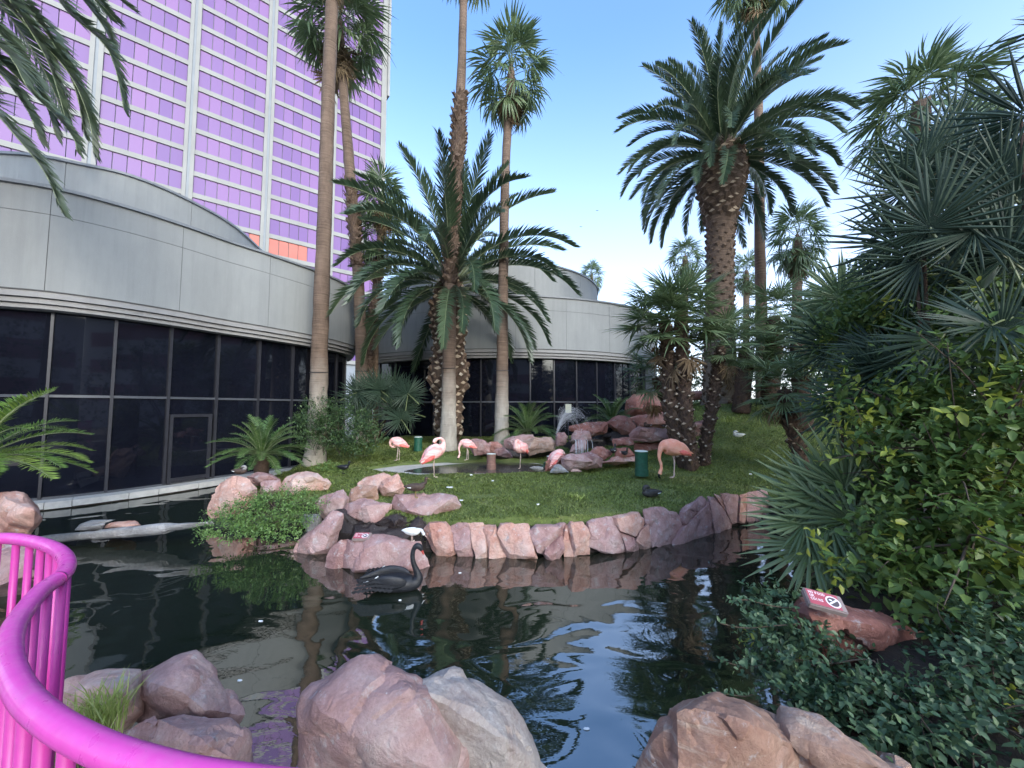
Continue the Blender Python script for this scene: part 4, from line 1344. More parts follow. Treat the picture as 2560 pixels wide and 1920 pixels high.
# A: nearest slim trunk on the left
washingtonia("tall slim palm with pale foot at the lawn's left end, nearest the glass wall",
             [(679, 1003, 12.2, .40), (683, 960, 12.2, .32), (688, 850, 12.2, .285), (694, 650, 12.2, .25), (702, 450, 12.2, .235), (708, 250, 12.2, .225), (716, 40, 12.2, .21), (720, -80, 12.2, .19), (724, -160, 12.2, .17)],
             34, 2.0, 16, ring=3.33, seed=1)
# B: second trunk with the crown in the top left
washingtonia("slim crooked palm with shaggy drooping crown, directly right of the leftmost slim trunk",
             [(783, 915, 14.6, .30), (781, 800, 14.6, .24), (776, 640, 14.6, .22), (768, 520, 14.6, .20), (758, 400, 14.6, .22), (747, 260, 14.6, .19), (737, 130, 14.6, .18), (735, 30, 14.6, .16)],
             34, 2.3, 26, seed=2, ring=3.6, shag=(.40, .60, 110, .24))
# C: centre trunk
washingtonia("tall slim palm with shaggy middle trunk in front of the squat date palm",
             [(968, 965, 13.0, .34), (969, 900, 13.0, .27), (970, 780, 13.0, .245), (972, 620, 13.0, .235), (974, 560, 13.0, .24), (980, 430, 13.0, .26), (990, 300, 13.0, .23), (997, 150, 13.0, .17), (1001, 0, 13.0, .145), (1006, -230, 13.0, .13)],
             34, 2.6, 10, ring=3.55, seed=3, shag=(.28, .62, 260, .24))
# D: palm with the full crown
washingtonia("tall slim palm with full round crown against the sky, right of the squat date palm",
             [(1084, 952, 13.3, .33), (1084, 900, 13.3, .26), (1085, 780, 13.3, .22), (1087, 600, 13.3, .185), (1091, 400, 13.3, .17), (1098, 250, 13.3, .155), (1104, 135, 13.3, .15)],
             30, 1.85, 12, ring=3.5, seed=4, e_lo=-58)
# thin palms near the wings' junction
washingtonia("small fan palm with drooping skirt before the junction of the two buildings",
             [(800, 890, 14.9, .12), (798, 800, 14.9, .12), (800, 720, 14.9, .14), (812, 640, 14.9, .15), (820, 560, 14.9, .15), (826, 420, 14.9, .13)],
             26, 1.35, 18, mt='wtrunk2', seed=5, shag=(.25, .75, 150, .20))
washingtonia("thin straight fan palm partly hidden behind the drooping-skirted one",
             [(813, 880, 15.5, .12), (812, 760, 15.5, .11), (814, 640, 15.5, .11), (824, 500, 15.5, .11)], 26, 1.5, 14, mt='wtrunk2', seed=6)
# I: thin palm behind the right date palm
washingtonia("very tall thin palm rising behind the big right date palm",
             [(1646, 900, 18, .30), (1645, 700, 18, .26), (1641, 500, 18, .24), (1640, 300, 18, .22), (1633, 100, 18, .2), (1625, 0, 18, .19), (1622, -60, 18, .18)],
             30, 2.2, 16, mt='wtrunk2', seed=7, e_lo=-60)
GFAR = "distant fan palms beyond the garden"
for i, (x, y, D, s, nd, lab) in enumerate(((1480, 548, 33, 2.0, 16, "distant fan palm with orange skirt between drum and big date palm"),
                                          (1612, 580, 33, 1.8, 18, "distant fan palm just right of the big date palm's trunk"),
                                          (1722, 500, 22, 2.1, 34, "fan palm with thick brown skirt right of the very tall thin palm"),
                                          (1278, 590, 48, 2.0, 8, "small distant fan palm peeping over the drum roof"),
                                          (1988, 215, 12, 2.3, 24, "high fan palm behind the right foreground foliage"))):
    washingtonia(lab, [(x, 1000 if x != 1988 else 1010, D, .3), (x, y + 60, D, .26), (x, y, D, .22)], 34, s, nd, mt='wtrunk2', seed=20 + i, group=GFAR, e_lo=-55)


def date_palm(label, base, trunkpts, c, L, n, seed, boot_spec, mt='ptrunk', group="stout date palms", lo_bias=1.0):
    P = px_path(trunkpts)
    root = thing("date_palm", label, "palm tree", tuple(P[0][:3]), 0, group)
    trunk(root, P, M[mt], 22, 8, .03, seed=seed)
    cc = Vector(c) - root.location
    rr = random.Random(seed)
    for i in range(n):
        u = ((i + .5) / n) ** lo_bias
        k = min(int(u * 9), 8)
        me = PH[2 * k + rr.randint(0, 1)]
        a = i * 2.39996 + rr.uniform(-.18, .18)
        o = ob("frond", me, root, False)
        s = L * rr.uniform(.88, 1.06) * (.86 + .14 * math.sin(math.pi * u))
        o.matrix_local = (Matrix.Translation(cc + Vector((math.cos(a) * .25, math.sin(a) * .25, .25 - .75 * u)))
                          @ Matrix.Rotation(a, 4, 'Z') @ Matrix.Rotation(rr.uniform(-.08, .08), 4, 'Y') @ Matrix.Rotation(rr.uniform(-.25, .25), 4, 'X') @ Matrix.Diagonal((s, s, s, 1)))
    for b in boot_spec: boots(root, P, *b)
    return root


cH = at(1560 * K, 322 * K, 14.6)
date_palm("big date palm with thick pineapple-topped trunk on the grassy rise, right of centre", None,
          [(1553, 905, 14.6, .78), (1553, 885, 14.6, .66), (1553, 840, 14.6, .55), (1554, 700, 14.6, .50), (1555, 560, 14.6, .47), (1556, 490, 14.6, .50), (1558, 455, 14.6, .60), (1558, 420, 14.6, .80), (1559, 370, 14.6, .88), (1560, 330, 14.6, .70), (1560, 300, 14.6, .3)],
          cH, 4.4, 90, 31, [(.70, .95, 190, .30, [BOOT, BOOTD], .98), (.05, .68, 290, .20, BOOTD, .98)], lo_bias=.92)
cG = at(975 * K, 598 * K, 13.9)
date_palm("squat date palm with bulging scaly trunk behind the centre slim palm", None,
          [(969, 958, 13.9, .40), (969, 860, 13.9, .42), (969, 830, 13.9, .62), (969, 800, 13.9, .66), (970, 770, 13.9, .52), (970, 740, 13.9, .46), (970, 720, 13.9, .56), (971, 690, 13.9, .62), (971, 655, 13.9, .60), (972, 625, 13.9, .46), (974, 600, 13.9, .3)],
          cG, 4.6, 66, 32, [(.05, .97, 290, .30, [BOOT, BOOT, BOOTP], .98)], mt='core', lo_bias=.85)

# left palm: crown off the frame, fronds hang into it
pc = at(-330, -300, 5.6)
lp = thing("date_palm", "date palm whose dark fronds hang in from the upper left corner", "palm tree", (pc.x, pc.y, gz(pc.x, pc.y)), 0, "stout date palms")
tp = [(pc.x - .3, pc.y - .2, .0, .5), (pc.x - .1, pc.y, 4, .42), (pc.x, pc.y, pc.z - 1, .45), (pc.x, pc.y, pc.z, .6)]
trunk(lp, tp, M['ptrunk'])
hang = [[(60, -60, 5.4), (150, 30, 5.4), (235, 110, 5.5), (268, 235, 5.6)],
        [(-20, -20, 5.2), (70, 70, 5.2), (150, 160, 5.3), (190, 250, 5.4), (203, 330, 5.5)],
        [(-80, 60, 5.0), (0, 130, 5.0), (70, 200, 5.1), (130, 260, 5.1), (160, 300, 5.2), (165, 325, 5.2)],
        [(-120, 150, 4.8), (-40, 210, 4.8), (30, 290, 4.9), (95, 370, 5.0), (135, 460, 5.0)],
        [(90, -110, 5.8), (150, -60, 5.8), (210, 0, 5.8), (252, 45, 5.9)],
        [(-60, -80, 5.1), (20, 0, 5.1), (80, 90, 5.2), (110, 150, 5.2), (140, 250, 5.3)],
        [(-150, -10, 4.7), (-60, 60, 4.7), (20, 120, 4.8), (60, 190, 4.9), (110, 240, 4.9)],
        [(130, -130, 6.1), (190, -90, 6.1), (240, -20, 6.1), (285, 20, 6.2)],
        [(-90, -30, 5.0), (-10, 60, 5.0), (50, 140, 5.1), (95, 215, 5.1), (120, 290, 5.2)],
        [(-30, -60, 5.3), (60, 20, 5.3), (125, 110, 5.3), (165, 200, 5.4), (182, 290, 5.4)],
        [(-110, 40, 4.9), (-50, 110, 4.9), (10, 170, 5.0), (60, 240, 5.0), (85, 300, 5.1)],
        [(20, -160, 6.3), (110, -90, 6.3), (180, 0, 6.3), (225, 60, 6.4), (245, 105, 6.4)]]
for i, h in enumerate(hang):
    cur = [tuple(pc)] + [tuple(at(x * K, y * K, D)) for x, y, D in h]
    mb = pinnate(cur, 150, .42, .042, .35, .85, None, 200 + i, base_skip=.15, rach=.022)
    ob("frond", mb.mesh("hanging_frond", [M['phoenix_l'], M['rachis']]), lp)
for i in range(22):
    a = i * 2.39996; o = ob("frond", PH[2 * (i % 8)], lp, False)
    if math.cos(a) > .1 and math.sin(a) > -.6: a += math.pi
    o.matrix_local = Matrix.Translation(pc - lp.location) @ Matrix.Rotation(a, 4, 'Z') @ Matrix.Diagonal((4.4, 4.4, 4.4, 1))

# small fan palms on the rise
GSF = "small fan palms on the grassy rise"


def fan_palm(label, pts, cx, cy, D, n, size, seed, pale=True, meshes=None, e_lo=-38, nb=90, bs=.075):
    P = [(*at(x, y, d), r) for x, y, d, r in pts]
    z0 = gz(P[0][0], P[0][1])
    P[0] = (P[0][0], P[0][1], min(P[0][2], z0) - .05, P[0][3])
    root = thing("small_fan_palm", label, "palm tree", tuple(P[0][:3]), 0, GSF)
    P.append((P[-1][0], P[-1][1], P[-1][2] + .05, .03))
    trunk(root, P, M['core'], 12, 6, .06, seed=seed)
    crown_fan(root, at(cx, cy, D), n, size, meshes or CHAM, 62, e_lo, 5, size * .8, seed=seed)
    boots(root, P, .03, .97, nb, bs, [BOOTP, SHAG[0], BOOTD, BOOTP, SHAG[1], BOOT, SHAG[2]] if pale else [BOOTD, SHAG[0], SHAG[1]], 1.0)
    return root


fan_palm("left trunk of the pair of fan palms beside the cascade, tips nearly white",
         [(1712, 1130, 9.9, .17), (1692, 1080, 9.9, .19), (1680, 1020, 9.9, .19), (1672, 937, 9.9, .17), (1667, 850, 9.9, .15), (1663, 802, 9.9, .13)], 1652, 772, 9.9, 24, 1.5, 41, nb=230, bs=.14, e_lo=-20)
fan_palm("right trunk of the pair of fan palms beside the cascade, smooth grey foot",
         [(1728, 1150, 9.7, .17), (1722, 1100, 9.7, .15), (1714, 1040, 9.7, .16), (1708, 937, 9.7, .15), (1704, 850, 9.7, .14), (1703, 782, 9.7, .12)], 1706, 756, 9.7, 26, 1.55, 42, nb=200, bs=.13, e_lo=-15)
fan_palm("leaning fan palm right of the pair, in front of the big date palm's trunk",
         [(1757, 1142, 9.9, .13), (1766, 1090, 9.9, .12), (1779, 1022, 9.9, .13), (1792, 937, 9.9, .13), (1802, 870, 9.9, .11)], 1806, 832, 9.9, 22, 1.1, 43, nb=190, bs=.115, e_lo=-20)
fan_palm("forked fan palm with bent trunk at the lawn's right edge",
         [(2011, 1146, 8.8, .15), (1990, 1100, 8.8, .14), (1972, 1040, 8.8, .15), (1960, 980, 8.8, .14)], 1950, 942, 8.8, 24, 1.05, 44, nb=90, bs=.11)
fan_palm("low fan palm behind the tall red boulder, drooping before the drum's glass",
         [(1690, 1070, 11.3, .13), (1665, 1010, 11.3, .13), (1640, 950, 11.3, .12)], 1630, 918, 11.3, 22, 1.15, 45, e_lo=-30, nb=40)
fan_palm("dark-trunked fan palm in the shade just right of the big date palm",
         [(1852, 1015, 13, .28), (1858, 960, 13, .26), (1866, 880, 13, .22)], 1872, 845, 13, 24, 1.3, 46, False, nb=50, bs=.12)
fan_palm("tall dark-trunked fan palm in the shade left of the foreground foliage",
         [(1925, 1010, 13.4, .3), (1930, 900, 13.4, .26), (1935, 800, 13.4, .22)], 1938, 762, 13.4, 26, 1.6, 47, False, nb=50, bs=.12)
fan_palm("fan palm crown showing above the forked one at the edge of the foliage",
         [(2010, 1040, 11.5, .25), (2000, 930, 11.5, .22), (1995, 860, 11.5, .2)], 2000, 830, 11.5, 24, 1.4, 48, False, nb=40, bs=.12)
fan_palm("shaded fan palm filling the gap behind the leaning one",
         [(1790, 1000, 16, .25), (1785, 900, 16, .22), (1780, 820, 16, .2)], 1778, 790, 16, 24, 1.4, 49, False, nb=30, bs=.12)

# cycads
def cycad(label, x, y, D, size, n, bright=False, th=.3, seed=0, base=None):
    c = at(x, y, D)
    root = thing("cycad", label, "cycad", (c.x, c.y, c.z - th), 0, "cycads")
    v, f = sweep([(0, 0, -.1, .16), (0, 0, th * .5, .17), (0, 0, th, .11)], 10, 4, wob=.08, seed=seed)
    o = ob("trunk", mesh("trunk", v, f, M['core'], True), root, False)
    rr = random.Random(seed)
    for i in range(n):
        u = (i + .5) / n; k = min(3, int(u * 4)); a = i * 2.39996
        o = ob("frond", CY[k][1 if bright else 0], root, False)
        s = size * rr.uniform(.85, 1.1)
        o.matrix_local = Matrix.Translation((math.cos(a) * .06, math.sin(a) * .06, th)) @ Matrix.Rotation(a, 4, 'Z') @ Matrix.Rotation(rr.uniform(-.15, .15), 4, 'Y') @ Matrix.Diagonal((s, s, s, 1))
    return root


cycad("cycad on a short shaggy trunk in front of the glass door", 655, 1135, 9.6, 1.05, 46, th=.42, seed=1)
cycad("bright yellow-green cycad cut by the left edge of the picture", -75, 1150, 5.6, 1.25, 40, True, .6, 2)
cycad("dark cycad beside the foot of the full-crowned slim palm", 1318, 1078, 13.2, 1.15, 44, th=.3, seed=3)
cycad("dark cycad between the fountain jet and the tall red boulder", 1530, 1055, 14.0, 1.15, 44, th=.6, seed=4)


# ------------------------------------------------------------------ shrubs
LV = np.array([(0, 0, 0), (.38, .5, .10), (.38, -.5, .10), (.45, 0, 0), (.8, .3, .03), (.8, -.3, .03), (1, 0, -.08)], float)
LF = np.array([(0, 3, 1), (0, 2, 3), (3, 4, 1), (2, 5, 3), (3, 5, 6), (3, 6, 4)])


def leaves_np(P, D, N, size, aspect, tint):
    """leaf cloud arrays -> verts, faces, tint"""
    D = D / np.linalg.norm(D, axis=1, keepdims=True)
    S = np.cross(N, D); S /= np.maximum(np.linalg.norm(S, axis=1, keepdims=True), 1e-6)
    U = np.cross(D, S)
    T = LV.copy(); n = len(P)
    V = (P[:, None] + D[:, None] * (T[None, :, :1] * size[:, None, None]) + S[:, None] * (T[None, :, 1:2] * (size * aspect)[:, None, None])
         + U[:, None] * (T[None, :, 2:] * size[:, None, None]))
    F = (np.arange(n)[:, None, None] * len(T) + LF[None]).reshape(-1, 3)
    return V.reshape(-1, 3), F, np.repeat(tint, len(T))


LEAF_ME = {}


def leaf_single(key):
    if key not in LEAF_ME:
        T = LV.copy(); T[:, 1] *= .5
        LEAF_ME[key] = mesh("leaf", T, LF, M[key])
    return LEAF_ME[key]


def shrub(label, cat, blobs, n_sprig, leaf, key, seed, name="shrub", group=None, young=0., ykey='young', per=9, singles=0, aspect=.5, spread=.9, stems=30, twigs=True, shell=.55, outward=.6):
    """blobs: list of (centre, radii). Leaves grow in sprigs, on short shoots spread near the surface of the blobs."""
    rg = np.random.default_rng(seed)
    w = np.array([b[1][0] * b[1][1] + b[1][1] * b[1][2] + b[1][0] * b[1][2] for b in blobs]); w = w / w.sum()
    bi = rg.choice(len(blobs), n_sprig, p=w)
    c = np.array([tuple(b[0]) for b in blobs])[bi]; r = np.array([b[1] for b in blobs])[bi]
    d = rg.normal(size=(n_sprig, 3)); d /= np.linalg.norm(d, axis=1, keepdims=True)
    rad = shell + (1.08 - shell) * rg.random(n_sprig) ** .6
    lump = 1 + .16 * np.sin(d[:, 0] * 7 + seed) * np.sin(d[:, 2] * 6 + 1) + .1 * np.sin(d[:, 1] * 13)
    P = c + d * r * (rad * lump)[:, None]
    dirs = d * outward + rg.normal(size=(n_sprig, 3)) * .45 + np.array([0, 0, .25]); dirs /= np.linalg.norm(dirs, axis=1, keepdims=True)
    if name == "vine": dirs[:, 2] -= .35
    Ls = leaf * per * .42 * (.7 + .6 * rg.random(n_sprig))
    isy = rg.random(n_sprig) < young * 3.2 * (np.sin(P[:, 0] * 4.3 + 1.3 * np.sin(P[:, 2] * 7)) * np.sin(P[:, 2] * 9 + P[:, 1] * 3) > .45) * (rad > .82)
    tt = (np.arange(per) + .5) / per
    pos = P[:, None] + dirs[:, None] * (tt[None, :, None] * Ls[:, None, None])
    a = np.arange(per) * 2.4 + rg.random(n_sprig)[:, None] * 6
    e1 = np.cross(dirs, np.array([.3, .2, 1.])); e1 /= np.linalg.norm(e1, axis=1, keepdims=True); e2 = np.cross(dirs, e1)
    rad_d = e1[:, None] * np.cos(a)[..., None] + e2[:, None] * np.sin(a)[..., None]
    ld = rad_d * .8 + dirs[:, None] * .6 + rg.normal(size=(n_sprig, per, 3)) * .2
    nn = np.array([0, 0, 1.]) + dirs[:, None] * .5 + rg.normal(size=(n_sprig, per, 3)) * .35
    size = leaf * (.65 + .6 * rg.random((n_sprig, per))) * (1.1 - .5 * tt[None])
    ht = np.clip((P[:, 2] - P[:, 2].min()) / max(.1, np.ptp(P[:, 2])), 0, 1)
    tint = np.clip(.1 + .5 * rg.random((n_sprig, 1)) + .35 * rg.random((n_sprig, per)), 0.02, .95)
    ctr = c.mean(0)
    root = thing(name, label, cat, (float(ctr[0]), float(ctr[1]), float(P[:, 2].min())), 0, group)
    yy = np.repeat(isy, per)
    pos = pos.reshape(-1, 3); ld = ld.reshape(-1, 3); nn = nn.reshape(-1, 3); size = size.ravel(); tint = tint.ravel()
    if singles:
        # leaves nearest the viewer and inside the picture become parts of their own
        px = pos[:, 0] / pos[:, 1]; ok = (px < 1.25) & (px > -1.3) & (pos[:, 1] > .5)
        sc = np.where(ok, size / np.linalg.norm(pos - np.array([0, 0, ZC]), axis=1), 0)
        surf = np.linalg.norm((pos - c.repeat(per, 0)) / r.repeat(per, 0), axis=1) > .95
        sc = sc * np.where(surf, 1, .3)
        idx = np.argsort(-sc)[:singles]
        mask = np.zeros(len(pos), bool); mask[idx] = True
        for i in idx:
            o = ob("leaf", leaf_single(ykey if yy[i] else key), root, False)
            dd = Vector(ld[i]).normalized()
            orient(o, Vector(pos[i]) - root.location, dd, nn[i], float(size[i]))
    else: mask = np.zeros(len(pos), bool)
    for kk, nm, sel in ((key, "foliage", ~yy & ~mask), (ykey, "young_foliage", yy & ~mask)):
        if sel.sum() < 3: continue
        V, F, t = leaves_np(pos[sel], ld[sel], nn[sel], size[sel], aspect, tint[sel])
        o = ob(nm, mesh(nm, V, F, M[kk], False, None, t), root); o['kind'] = 'stuff'
    if stems:
        mb = MB(); rr = random.Random(seed)
        cc = Vector(ctr)
        for i in range(stems):
            k = rr.randrange(n_sprig); q = Vector(P[k] + dirs[k] * Ls[k]); b = Vector(c[k]) * .7 + cc * .3; b.z = P[:, 2].min() if rr.random() < .4 else b.z
            m = (b + q) / 2 + Vector((rr.uniform(-.1, .1), rr.uniform(-.1, .1), rr.uniform(.0, .15)))
            mb.add(*sweep([(*b, leaf * .09), (*m, leaf * .07), (*q, leaf * .025)], 4, 4))
        ob("stems", mb.mesh("stems", M['twig'], True), root)
    return root


def B(x, y, D, rx, ry, rz):
    return (at(x, y, D), (rx, ry, rz))


shrub("trailing green shrub spilling over the left boulders to the water", "shrub",
      [B(640, 1282, 6.5, .60, .35, .22), B(700, 1268, 6.4, .50, .3, .22), B(580, 1318, 6.2, .45, .3, .12), B(750, 1262, 6.5, .25, .25, .16), B(690, 1318, 6.1, .5, .25, .14)], 900, .048, 'bush', 51, singles=120, per=8, name="trailing_shrub", stems=40)
shrub("rounded green bush right of the leftmost slim trunk", "bush",
      [B(860, 1075, 11.6, .9, .6, .6), B(800, 1050, 12, .6, .5, .7), B(770, 1075, 11.3, .35, .4, .5), B(900, 1100, 11.3, .6, .4, .35)], 1300, .07, 'darkbush', 52, per=8, young=.0, name="bush")
shrub("low tuft of weeds at the foot of the leftmost slim trunk", "weeds", [B(822, 1168, 10.4, .4, .2, .08)], 90, .05, 'bush', 53, per=6, name="weeds", stems=0)
# dark fan-palm bush
def fan_bush(label, spots, meshes, seed, name="fan_palm_bush", group=None):
    p0 = at(*spots[0][:3])
    root = thing(name, label, "palm bush", (p0.x, p0.y, max(-.0, gz(p0.x, p0.y))), 0, group)
    rr = random.Random(seed)
    for (x, y, D, ang, rpx, tilt) in spots:
        h = at(x, y, D); Rr = rpx / 960 * D
        a = R(ang)
        d = Vector((math.cos(a), math.sin(R(tilt)), math.sin(a))).normalized()
        toc = (Vector((0, 0, ZC)) - h).normalized()
        up = toc + Vector((rr.uniform(-.3, .3), 0, rr.uniform(.1, .6)))
        me = rr.choice(meshes)
        o = ob("frond", me, root, False)
        pet = {m_: .6 for m_ in DFAN}.get(me, .7)
        orient(o, h - d * pet * Rr - root.location, d, up, Rr)
    # crown stems down to the ground
    mb = MB()
    for (x, y, D, *_r) in spots[::5]:
        h = at(x, y, D)
        mb.add(*sweep([(p0.x + rr.uniform(-.2, .2), p0.y + rr.uniform(-.2, .2), root.location.z - .1, .05), ((h.x + p0.x) / 2, (h.y + p0.y) / 2 + .1, (h.z + root.location.z) / 2, .03), (h.x, h.y + .05, h.z, .012)], 5, 4))
    ob("stems", mb.mesh("stems", M['core'], True), root)
    return root


rr = random.Random(77)


def rspots(n, x0, x1, y0, y1, d0, d1, r0, r1, amin=40, amax=200):
    out = []
    for _ in range(n):
        D = rr.uniform(d0, d1)
        out.append((rr.uniform(x0, x1), rr.uniform(y0, y1), D, rr.uniform(amin, amax), rr.uniform(r0, r1), rr.uniform(-40, 30)))
    return out


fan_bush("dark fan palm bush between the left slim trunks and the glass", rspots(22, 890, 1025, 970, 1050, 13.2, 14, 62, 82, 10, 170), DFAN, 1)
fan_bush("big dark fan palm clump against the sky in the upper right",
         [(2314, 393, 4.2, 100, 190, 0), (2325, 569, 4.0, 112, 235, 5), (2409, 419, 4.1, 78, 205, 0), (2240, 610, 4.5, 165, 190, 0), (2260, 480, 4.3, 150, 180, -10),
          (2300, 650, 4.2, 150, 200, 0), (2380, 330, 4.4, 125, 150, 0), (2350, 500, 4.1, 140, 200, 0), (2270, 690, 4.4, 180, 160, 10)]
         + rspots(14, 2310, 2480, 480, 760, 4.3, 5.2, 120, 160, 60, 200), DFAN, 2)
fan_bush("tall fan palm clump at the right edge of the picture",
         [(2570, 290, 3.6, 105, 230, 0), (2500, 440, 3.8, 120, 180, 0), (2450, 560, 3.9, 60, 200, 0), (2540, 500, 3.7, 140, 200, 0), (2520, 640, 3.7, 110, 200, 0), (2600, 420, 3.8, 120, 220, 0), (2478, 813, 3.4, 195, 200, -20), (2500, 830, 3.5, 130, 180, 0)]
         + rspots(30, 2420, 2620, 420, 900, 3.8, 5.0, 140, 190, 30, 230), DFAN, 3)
fan_bush("spiky fan palm bush overhanging the pond at the lawn's right corner",
         [(2049, 1269, 4.3, 178, 190, 0), (2112, 1219, 4.3, 132, 185, 0), (2026, 1365, 4.1, 203, 180, -5), (2129, 1301, 4.2, 160, 185, 0), (2094, 1343, 4.1, 232, 165, 0), (2075, 1310, 4.2, 192, 185, 0), (2065, 1240, 4.4, 152, 180, 0), (2160, 1240, 4.4, 100, 170, 0),
          (2010, 1310, 4.2, 170, 150, 0), (2120, 1390, 4.0, 215, 150, 0), (2180, 1200, 4.4, 60, 150, 0)]
         + rspots(10, 2060, 2180, 1220, 1380, 4.6, 5.2, 120, 160, 60, 230), CHAM, 4)
fan_bush("grey-green fan palm thicket behind the lawn's right edge",
         rspots(34, 2080, 2300, 740, 1000, 5.5, 7.5, 90, 135, 60, 240), FAN, 5)
fan_bush("drooping fan palm fronds above the yellow-leaved shrub",
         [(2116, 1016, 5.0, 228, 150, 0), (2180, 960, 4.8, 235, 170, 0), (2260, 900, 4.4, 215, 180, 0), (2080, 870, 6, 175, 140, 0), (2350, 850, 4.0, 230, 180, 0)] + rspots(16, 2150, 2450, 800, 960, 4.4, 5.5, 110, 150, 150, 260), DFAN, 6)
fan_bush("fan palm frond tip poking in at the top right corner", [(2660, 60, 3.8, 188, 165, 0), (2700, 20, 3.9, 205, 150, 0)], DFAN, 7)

shrub("large glossy shrub with yellow-green young shoots filling the right side", "shrub",
      [B(2440, 1100, 3.7, .85, .5, .40), B(2370, 1270, 3.5, .60, .45, .30), B(2520, 1340, 3.2, .7, .45, .34), B(2270, 1090, 3.9, .50, .35, .24), B(2550, 1000, 3.4, .6, .4, .5), B(2190, 1430, 3.4, .28, .25, .14), B(2420, 1460, 3.0, .5, .35, .16), B(2170, 1000, 4.6, .4, .3, .2)],
      900, .12, 'shrub', 61, young=.6, singles=280, per=8, aspect=.52, stems=70, name="glossy_shrub", shell=.45)
shrub("glossy shrub arching high behind the fan palm clumps at the right", "shrub",
      [B(2350, 760, 4.8, 1.0, .5, .40), B(2500, 850, 4.2, .8, .5, .5), B(2200, 830, 5.4, .7, .5, .35)], 800, .11, 'shrub', 62, young=.15, singles=60, per=8, stems=40, name="glossy_shrub")
shrub("dark leafy bush between the fan palms and the foreground foliage", "bush",
      [B(2090, 800, 9, .8, .6, .6), B(2190, 720, 8, .6, .6, .5), B(2150, 880, 8.5, .9, .6, .7)], 900, .12, 'darkbush', 63, per=8, young=.06, name="bush", stems=30)
shrub("small-leaved blue-green vine creeping over the dark red boulder", "vine",
      [B(1955, 1540, 3.0, .26, .25, .14), B(1985, 1640, 2.7, .28, .25, .15), B(2130, 1750, 2.45, .38, .28, .12), B(2300, 1830, 2.2, .42, .3, .16), B(2500, 1650, 2.7, .35, .35, .35), B(2480, 1850, 2.1, .35, .3, .24), B(2560, 1720, 2.3, .3, .3, .3)],
      1000, .058, 'vine', 64, singles=280, per=8, aspect=.6, stems=60, name="vine", shell=.35, young=.03)
shrub("dark ivy mass in the shaded right corner behind the vine", "ivy",
      [B(2540, 1500, 3.5, .7, .5, .45), B(2600, 1850, 2.7, .6, .5, .5), B(2250, 1480, 4.0, .6, .35, .22)], 900, .08, 'darkbush', 65, per=8, name="ivy", stems=20)
shrub("background trees closing the garden behind the fan palms", "tree",
      [((13, 20, 3), (4, 2, 2.6)), ((19, 17, 4), (4, 3, 3.5)), ((9.8, 21, 2.4), (2.0, 1.2, 2.2)), ((17, 12, 4), (3, 2.5, 3.4))], 2600, .22, 'darkbush', 66, per=8, name="background_trees", stems=20)
shrub("trees added right of and behind the viewer, mirrored in and screening the left glass", "tree",
      [((13, -1, 3.5), (2.5, 3, 3)), ((17, 5, 4), (3, 3, 3.5)), ((9, -5, 3), (2, 2, 2.6)), ((-13, -14, 4), (3, 2, 3.5)), ((-4, -16, 3), (2.5, 2, 2.6)), ((5, -17, 4), (3, 2, 3.6))], 2000, .22, 'darkbush', 67, per=8, name="screening_trees", stems=20)  # unseen trees, added to block bright horizon from the glass

# trailing runners over the water at the vine's left edge
def runners():
    root = thing("vine_runner", "thin leafy vine runners reaching left over the pond", "vine", tuple(at(2000, 1600, 2.7)))
    for j, pts in enumerate([[(1990, 1560), (1930, 1565), (1860, 1570), (1800, 1558)], [(2010, 1640), (1940, 1650), (1870, 1668), (1800, 1650)], [(2000, 1700), (1930, 1715), (1870, 1740), (1800, 1735), (1760, 1750)], [(1990, 1520), (1930, 1515), (1870, 1500), (1830, 1503)]]):
        D = 2.75 - j * .05
        st = [(*at(x, y, D + .05 * math.sin(i)), .004) for i, (x, y) in enumerate(pts)]
        v, f = sweep(st, 4, 6); ob("stem", mesh("stem", v, f, M['twig'], True), root)
        P = catmull([s[:3] for s in st], 6)
        for k in range(0, len(P)):
            for q in range(2):
                o = ob("leaf", leaf_single('vine'), root, False)
                orient(o, Vector(P[k]) + Vector((0, 0, .004)) - root.location, (rr.uniform(-1, 1), rr.uniform(-1, 1), rr.uniform(-.1, .8)), (rr.uniform(-.4, .4), -.5, 1), rr.uniform(.028, .045))


runners()


# grass tuft between the railing and the left boulders
def tuft(label, x, y, D, n, h, sp, seed, bent=.5):
    c = at(x, y, D); rr = random.Random(seed)
    mb = MB()
    for i in range(n):
        a = rr.uniform(0, 6.283); b = (c.x + rr.gauss(0, sp), c.y + rr.gauss(0, sp), c.z - .02)
        H = h * rr.uniform(.5, 1.2); o = H * rr.uniform(.1, bent * 1.6); w = .0028 * D / 2
        pts = [(b[0] + math.cos(a) * o * t * t, b[1] + math.sin(a) * o * t * t, b[2] + H * (t - .25 * t * t * bent)) for t in (0, .35, .7, 1)]
        s = (-math.sin(a) * w, math.cos(a) * w)
        vs = []
        for k, p in enumerate(pts[:3]): vs += [(p[0] - s[0], p[1] - s[1], p[2]), (p[0] + s[0], p[1] + s[1], p[2])]
        vs.append(pts[3])
        mb.add(vs, [(0, 1, 3, 2), (2, 3, 5, 4), (4, 5, 6)], 0, rr.random() * .9)
    o = ob("grass_tuft", mb.mesh("grass_tuft", M['grass'])); tag(o, label, "grass tuft")


tuft("long grass tuft between the railing and the left foreground boulders", 245, 1810, 1.75, 260, .17, .05, 1)
tuft("small grass tuft under the railing at the bottom", 170, 1905, 1.5, 120, .10, .06, 2)
tuft("wispy taller grass tuft on the middle of the lawn", 1435, 1248, 7.4, 160, .12, .12, 3)
tuft("small weed tuft on the grassy rise above the white bird", 1822, 1053, 11.5, 60, .2, .1, 4)

